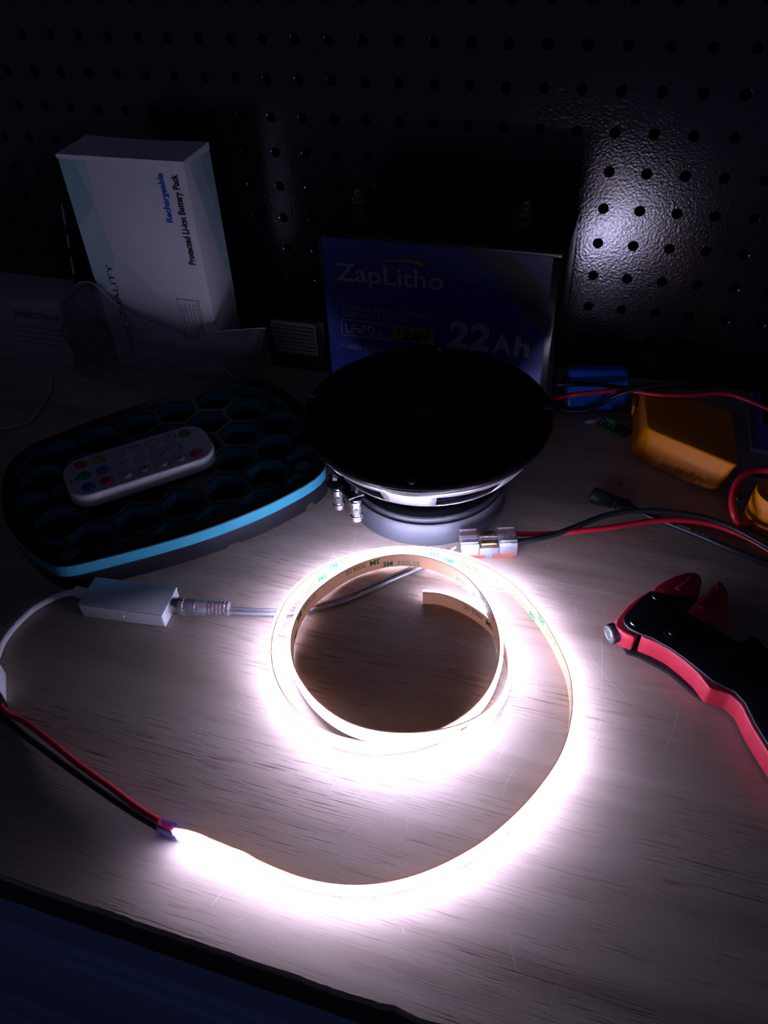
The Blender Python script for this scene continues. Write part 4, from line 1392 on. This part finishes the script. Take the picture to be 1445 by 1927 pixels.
# ================================================================== wire stripper
def build_stripper():
    C = Vector((90, -295))
    root = empty('wire_stripper', (C.x * 0.001, C.y * 0.001, 0))
    tag(root, 'red and black wire stripper tool with a knurled silver knob at right', 'hand tool')

    def Q(P):
        return [((x - C.x) * 0.001, (y - C.y) * 0.001) for x, y in P]
    edge = [(66.7, -257.9), (60, -269), (54.8, -278.8), (53.9, -282.5), (54.5, -285.8), (57.2, -288.9), (63.0, -291.0), (68.7, -291.9), (78.6, -296.8), (85.5, -301.4), (92.2, -306.7), (96.1, -310.0), (99.4, -312.6)]
    tail = [(104.5, -314.3), (109.5, -316.5), (113.8, -321.8), (117.8, -332.6), (124.0, -345.2), (132.5, -361.0)]
    right = [(165, -352), (158, -325), (146, -302), (134, -292), (126.2, -284.5), (121.9, -278.0), (117.9, -276.6), (115.6, -281.9), (111.5, -283.0), (106.1, -279.7), (99.3, -274.7), (92.3, -272.7), (85.9, -268.8), (88.8, -263.4), (92.4, -256.1), (79.3, -258.0)]
    plate = Q(edge + tail + right)
    prism('upper_plate', plate, 0.0146, 0.0164, 'tool_black', root, 0.0004)
    low = [(66.7, -257.9), (57, -277), (55, -283), (55.5, -288), (58.5, -293.5), (64.9, -294.4), (74.4, -298.2), (81.5, -301.6), (92.0, -310.2), (97, -314)]
    lower = Q(low + [(105, -312), (112, -300), (118, -290), (112, -284), (100, -276), (88, -268), (90, -258), (79, -259)])
    prism('lower_plate', lower, 0.0002, 0.0018, 'tool_black', root, 0.0003)
    # red fixed handle
    hb = [(63.8, -291.4), (71.8, -293.4), (78.9, -296.6), (85.8, -301.8), (92.5, -308.0), (97.9, -316.2), (102.9, -316.6), (107.6, -317.4), (112.3, -321.8), (116.7, -333.4), (123.0, -346.0), (134, -366)]
    hin = [(158, -356), (145, -330), (134, -308), (120, -296), (104, -288), (88, -284), (74, -280), (65, -284)]
    prism('red_handle', round_poly(Q(hb + hin), 0.0012, 2), 0.0019, 0.0145, 'tool_red', root, 0.0008, 3)
    # red head block with the adjusting knob
    hd = [(66.5, -255.8), (60.5, -262.5), (55.6, -270), (50.2, -282), (50.0, -287.0), (54.6, -290.6), (60.6, -292.3), (62.2, -288), (64, -280), (72, -268), (76, -259)]
    prism('red_head', round_poly(Q(hd), 0.001, 2), 0.0019, 0.0138, 'tool_red', root, 0.0012, 3)
    ja = [(67.3, -256.6), (70.2, -250.5), (73.6, -246.0), (80.2, -239.2), (86.5, -234.8), (91.0, -233.4), (94.2, -234.6), (95.3, -238.5), (94.9, -243), (93.4, -252.4), (91.5, -258.1), (80, -262)]
    jo = prism('upper_jaw', Q(ja), 0.0022, 0.0136, 'tool_red', root, 0.0012, 3)
    prism('jaw_ridge', Q([(80.5, -250), (88.5, -239.0), (90.2, -237.4), (90.0, -240.0), (83.0, -251)]), 0.0136, 0.0145, 'tool_red', jo, 0.0003)
    jb = [(84.5, -268.9), (95.2, -251.9), (101.0, -242.2), (103.3, -238.6), (105.6, -238.0), (108.0, -240.6), (109.1, -245), (109.2, -251.4), (107.6, -266), (106.8, -279.4), (98, -274)]
    jo = prism('lower_jaw', Q(jb), 0.0022, 0.0136, 'tool_red', root, 0.0012, 3)
    prism('blade_carrier', Q([(92.5, -260.5), (101.5, -245.0), (104.5, -246.5), (95.5, -262.5)]), 0.0136, 0.0148, 'tool_red', jo, 0.0003)
    for k in range(6):
        p = Vector((93.6, -259.6)).lerp(Vector((101.8, -245.6)), k / 5)
        prism('scale_tick', Q([(p.x, p.y), (p.x + 1.8, p.y - 1.0), (p.x + 2.0, p.y - 0.6), (p.x + 0.2, p.y + 0.4)]), 0.0148, 0.0151, 'ink_red', jo)
    prism('jaw_stop', Q([(101.4, -243.0), (104.0, -239.2), (106.0, -240.6), (103.5, -244.2)]), 0.0136, 0.0152, 'tool_red', jo, 0.0003)
    # knurled knob pointing to the lower left
    d = Vector((-0.82, -0.57, 0.0))
    a = Vector(((52.0 - C.x) * 0.001, (-285.6 - C.y) * 0.001, 0.0078))
    seg = 48
    prof = [(0.0030, 0.0), (0.0050, 0.0003), (0.0052, 0.0008), (0.0052, 0.0048), (0.0049, 0.0053), (0.0040, 0.0054), (0.0038, 0.0051), (0.0026, 0.0051), (0.0024, 0.0053), (0.0, 0.0053)]
    kn = lathe('knob', prof, 'steel', root, mtx=along(a, d), seg=seg)
    kv = along(a, d)
    V, F = [], []
    for i in range(36):
        t0 = 2 * math.pi * i / 36
        for dt, r, z in ((-0.05, 0.0051, 0.0010), (0.05, 0.0051, 0.0010), (0.0, 0.0056, 0.0010), (-0.05, 0.0051, 0.0045), (0.05, 0.0051, 0.0045), (0.0, 0.0056, 0.0045)):
            V.append(kv @ Vector((r * math.cos(t0 + dt), r * math.sin(t0 + dt), z)))
        b0 = i * 6
        F += [(b0, b0 + 2, b0 + 5, b0 + 3), (b0 + 2, b0 + 1, b0 + 4, b0 + 5), (b0, b0 + 1, b0 + 2), (b0 + 3, b0 + 5, b0 + 4)]
    mesh('knurling', V, F, 'magnet', kn)
    # rivets
    for x, y, r in ((70.5, -262.0, 0.0026), (59.9, -284.2, 0.0026), (79.4, -286.0, 0.0024)):
        lathe('rivet', [(0, 0.0010), (r * 0.5, 0.0010), (r * 0.9, 0.0007), (r, 0.0002), (r, -0.0002), (0, -0.0002)], 'steel_dark', root, mtx=Matrix.Translation(((x - C.x) * 0.001, (y - C.y) * 0.001, 0.0164)), seg=24)
    lathe('pivot_ring', [(0.0036, -0.0001), (0.0040, 0.0002), (0.0044, -0.0001)], 'steel_dark', root, mtx=Matrix.Translation(((79.0 - C.x) * 0.001, (-286.4 - C.y) * 0.001, 0.0164)), seg=28, closed=True)


M['steel_dark'] = simple('dark_rivet_steel', (0.25, 0.25, 0.27), 0.3, metal=1.0)
build_stripper()


# ================================================================== clear plastic bag
def build_bag():
    root = empty('plastic_bag', (-0.32, -0.105, 0))
    tag(root, 'crumpled clear plastic bag slumped against the white box', 'plastic bag')
    top = [(-0.432, 0.030), (-0.418, 0.050), (-0.402, 0.074), (-0.390, 0.082), (-0.378, 0.080), (-0.366, 0.067), (-0.352, 0.057), (-0.335, 0.051), (-0.318, 0.046), (-0.300, 0.041), (-0.290, 0.046), (-0.278, 0.051), (-0.260, 0.055), (-0.245, 0.058), (-0.233, 0.060)]

    def topz(x):
        for (a, za), (c, zc) in zip(top, top[1:]):
            if a <= x <= c:
                t = (x - a) / (c - a)
                return za + (zc - za) * t
        return top[-1][1]
    nx, nz_ = 70, 26
    for side in (0, 1):
        V, F = [], []
        for i in range(nx + 1):
            u = i / nx
            for j in range(nz_ + 1):
                t = j / nz_
                # left and right outlines lean in towards the base
                xl = -0.432 + 0.014 * (1 - t) * math.sin(t * 3)
                xr = -0.233 - 0.020 * (1 - t)
                x = xl + (xr - xl) * u
                xt = -0.432 + 0.199 * u
                z = topz(xt) * t
                env = math.sin(math.pi * min(1, max(0, u))) ** 0.6
                f = abs(noise.noise((x * 45, z * 60, 1.7 + side * 5)))
                g = abs(noise.noise((x * 110 + 3, z * 90, 4.1 + side * 3)))
                fold = 0.010 * (0.5 - f) * env + 0.004 * (0.5 - g) * env
                if side == 0:
                    y = -0.100 - 0.012 * (1 - t) * env - fold - 0.002
                else:
                    y = -0.0935 - 0.001 * env * (1 - t) + min(0.0045, max(-0.003, 0.3 * fold))
                y = min(-0.0880, y)
                if t > 0.92:
                    y = y * (1 - (t - 0.92) / 0.08) + (-0.0968) * ((t - 0.92) / 0.08)
                if u < 0.03 or u > 0.97:
                    y = -0.0968
                # keep clear of the pad lying in front
                V.append((x + 0.32, y + 0.105, max(0.0003, z)))
        for i in range(nx):
            for j in range(nz_):
                a = i * (nz_ + 1) + j
                F.append((a, a + nz_ + 1, a + nz_ + 2, a + 1))
        mesh('front_film' if side == 0 else 'back_film', V, F, 'film', root, smooth=28, fix=False)
    # heat-sealed rim and one stiff bright crease
    rim = [((x + 0.32) * 1000, (-0.0968 + 0.105) * 1000, z * 1000) for x, z in top]
    tube('sealed_rim', rim, 0.45, 'film_rim', root, sub=5, seg=6)
    cr = [(-0.297, -0.1130, 0.012), (-0.291, -0.1135, 0.020), (-0.284, -0.1135, 0.0285), (-0.277, -0.1135, 0.036), (-0.270, -0.1130, 0.031), (-0.258, -0.1115, 0.019), (-0.250, -0.109, 0.010)]
    tube('crease', [((x + 0.32) * 1000, (y + 0.105) * 1000, z * 1000) for x, y, z in cr], 0.35, 'film_rim', root, sub=4, seg=6)


M['film_rim'] = clear_plastic('film_fold', (0.85, 0.85, 0.9), 0.45, 0.35, 0.12)
build_bag()


# ================================================================== dim clutter at the back left
def build_clutter():
    root = empty('low_carton', (-0.480, -0.078, 0))
    tag(root, 'low dull carton with faint red lettering at the left picture edge', 'carton')
    box('carton_body', (0, 0, 0.0300), (0.122, 0.044, 0.0600), 'carton', root, 0.0008)
    box('lid', (0, -0.0002, 0.0606), (0.1226, 0.0446, 0.0012), 'carton', root, 0.0003)
    print_text('printed_text', 'TWERSOTH-N', (0.010, -0.0221, 0.0445), (1, 0, 0), (0, 0, 1), 0.0065, 'ink_red', root, 0.046, 0.01, 0.0003)
    for k in range(4):
        flat_poly('printed_line', [(0.006, -0.02215, 0.036 - k * 0.005), (0.054, -0.02215, 0.036 - k * 0.005), (0.054, -0.02215, 0.0352 - k * 0.005), (0.006, -0.02215, 0.0352 - k * 0.005)], 'ink_red', root)
    r2 = empty('metal_rod', (-0.4265, -0.063, 0.0614))
    tag(r2, 'thin shiny metal rod with dark bands standing beside the white box', 'rod')
    mt = along((0, 0, 0), (-0.05, 0.28, 1))
    lathe('shaft', [(0, 0), (0.0013, 0), (0.0013, 0.062), (0.0009, 0.064), (0, 0.064)], 'steel', r2, mtx=mt, seg=16)
    for z in (0.000, 0.022, 0.040):
        lathe('dark_band', [(0.0011, z), (0.0019, z), (0.0019, z + 0.008), (0.0011, z + 0.008)], 'black_gloss', r2, mtx=mt, seg=16, closed=True)
    r3 = empty('small_black_box', (-0.2285, -0.040, 0))
    tag(r3, 'small black box with a grey striped label between the white box and the large battery', 'box')
    box('case', (0, 0, 0.0235), (0.052, 0.030, 0.0470), 'black_plastic', r3, 0.0010)
    lab = box('label', (-0.0010, -0.0152, 0.0300), (0.0400, 0.0004, 0.0290), 'dim_label', r3)
    for k in range(7):
        box('label_line', (-0.0010, -0.01545, 0.0190 + k * 0.0036), (0.0360, 0.0002, 0.0009), 'ink_black', lab)
    box('metal_edge', (0.0215, -0.0153, 0.0290), (0.0012, 0.0006, 0.0320), 'steel', r3)
    r4 = empty('grey_cable', (-0.415, -0.170, 0))
    tag(r4, 'thin pale grey cable curving on the bench left of the hexagon pad', 'cable')
    pts = [(-447, -201, 1.6), (-430, -199.3, 1.6), (-416, -193.2, 1.6), (-409, -181.8, 1.6), (-414.4, -158.6, 1.6), (-421, -140, 1.6), (-432, -122, 1.6)]
    tube('jacket', [Vector(p) + Vector((415, 170, 0)) for p in pts], 1.3, 'carton', r4)


build_clutter()


# ================================================================== crumbs and dust on the bench
def build_crumbs():
    groups = (((45.0, -144.9), 'red plastic crumb between the barrel plug and the orange box'), ((37.4, -111.1), 'tiny red crumb between the speaker rim and the orange box'))
    for (x, y), lab in groups:
        bm = bmesh.new()
        bmesh.ops.create_icosphere(bm, subdivisions=2, radius=0.0014 if y < -130 else 0.0008)
        for v in bm.verts:
            v.co *= 0.75 + 0.7 * abs(noise.noise(v.co * 1500 + Vector((x, y, 0))))
            v.co.z *= 0.55
        zmin = min(v.co.z for v in bm.verts)
        for v in bm.verts:
            v.co.z -= zmin
        me = bpy.data.meshes.new('red_crumb'); bm.to_mesh(me); bm.free()
        o = link('red_crumb', me, 'red_crumb', None, 60)
        o.location = (x * 0.001, y * 0.001, 0.0)
        tag(o, lab, 'crumb')
    V, F = [], []
    rnd = random.Random(4)
    for _ in range(420):
        x, y = rnd.uniform(-0.30, 0.16), rnd.uniform(-0.485, -0.10)
        if (x + 0.08) ** 2 + (y + 0.188) ** 2 < 0.056 ** 2 or (x < -0.14 and y > -0.34) or (x > 0.045 and -0.36 < y < -0.235) or (x > 0.045 and y > -0.145):
            continue
        s = rnd.choice((0.00012, 0.00016, 0.0002, 0.0003))
        b0 = len(V)
        a = rnd.uniform(0, 6.28)
        for k in range(3):
            V.append((x + s * math.cos(a + k * 2.1), y + s * math.sin(a + k * 2.1), 0.00002))
        V.append((x, y, s))
        F += [(b0, b0 + 1, b0 + 3), (b0 + 1, b0 + 2, b0 + 3), (b0 + 2, b0, b0 + 3), (b0, b0 + 2, b0 + 1)]
    o = mesh('dust', V, F, 'dust', None)
    tag(o, 'pale dust specks scattered over the wooden bench top', 'dust', kind='stuff')


build_crumbs()
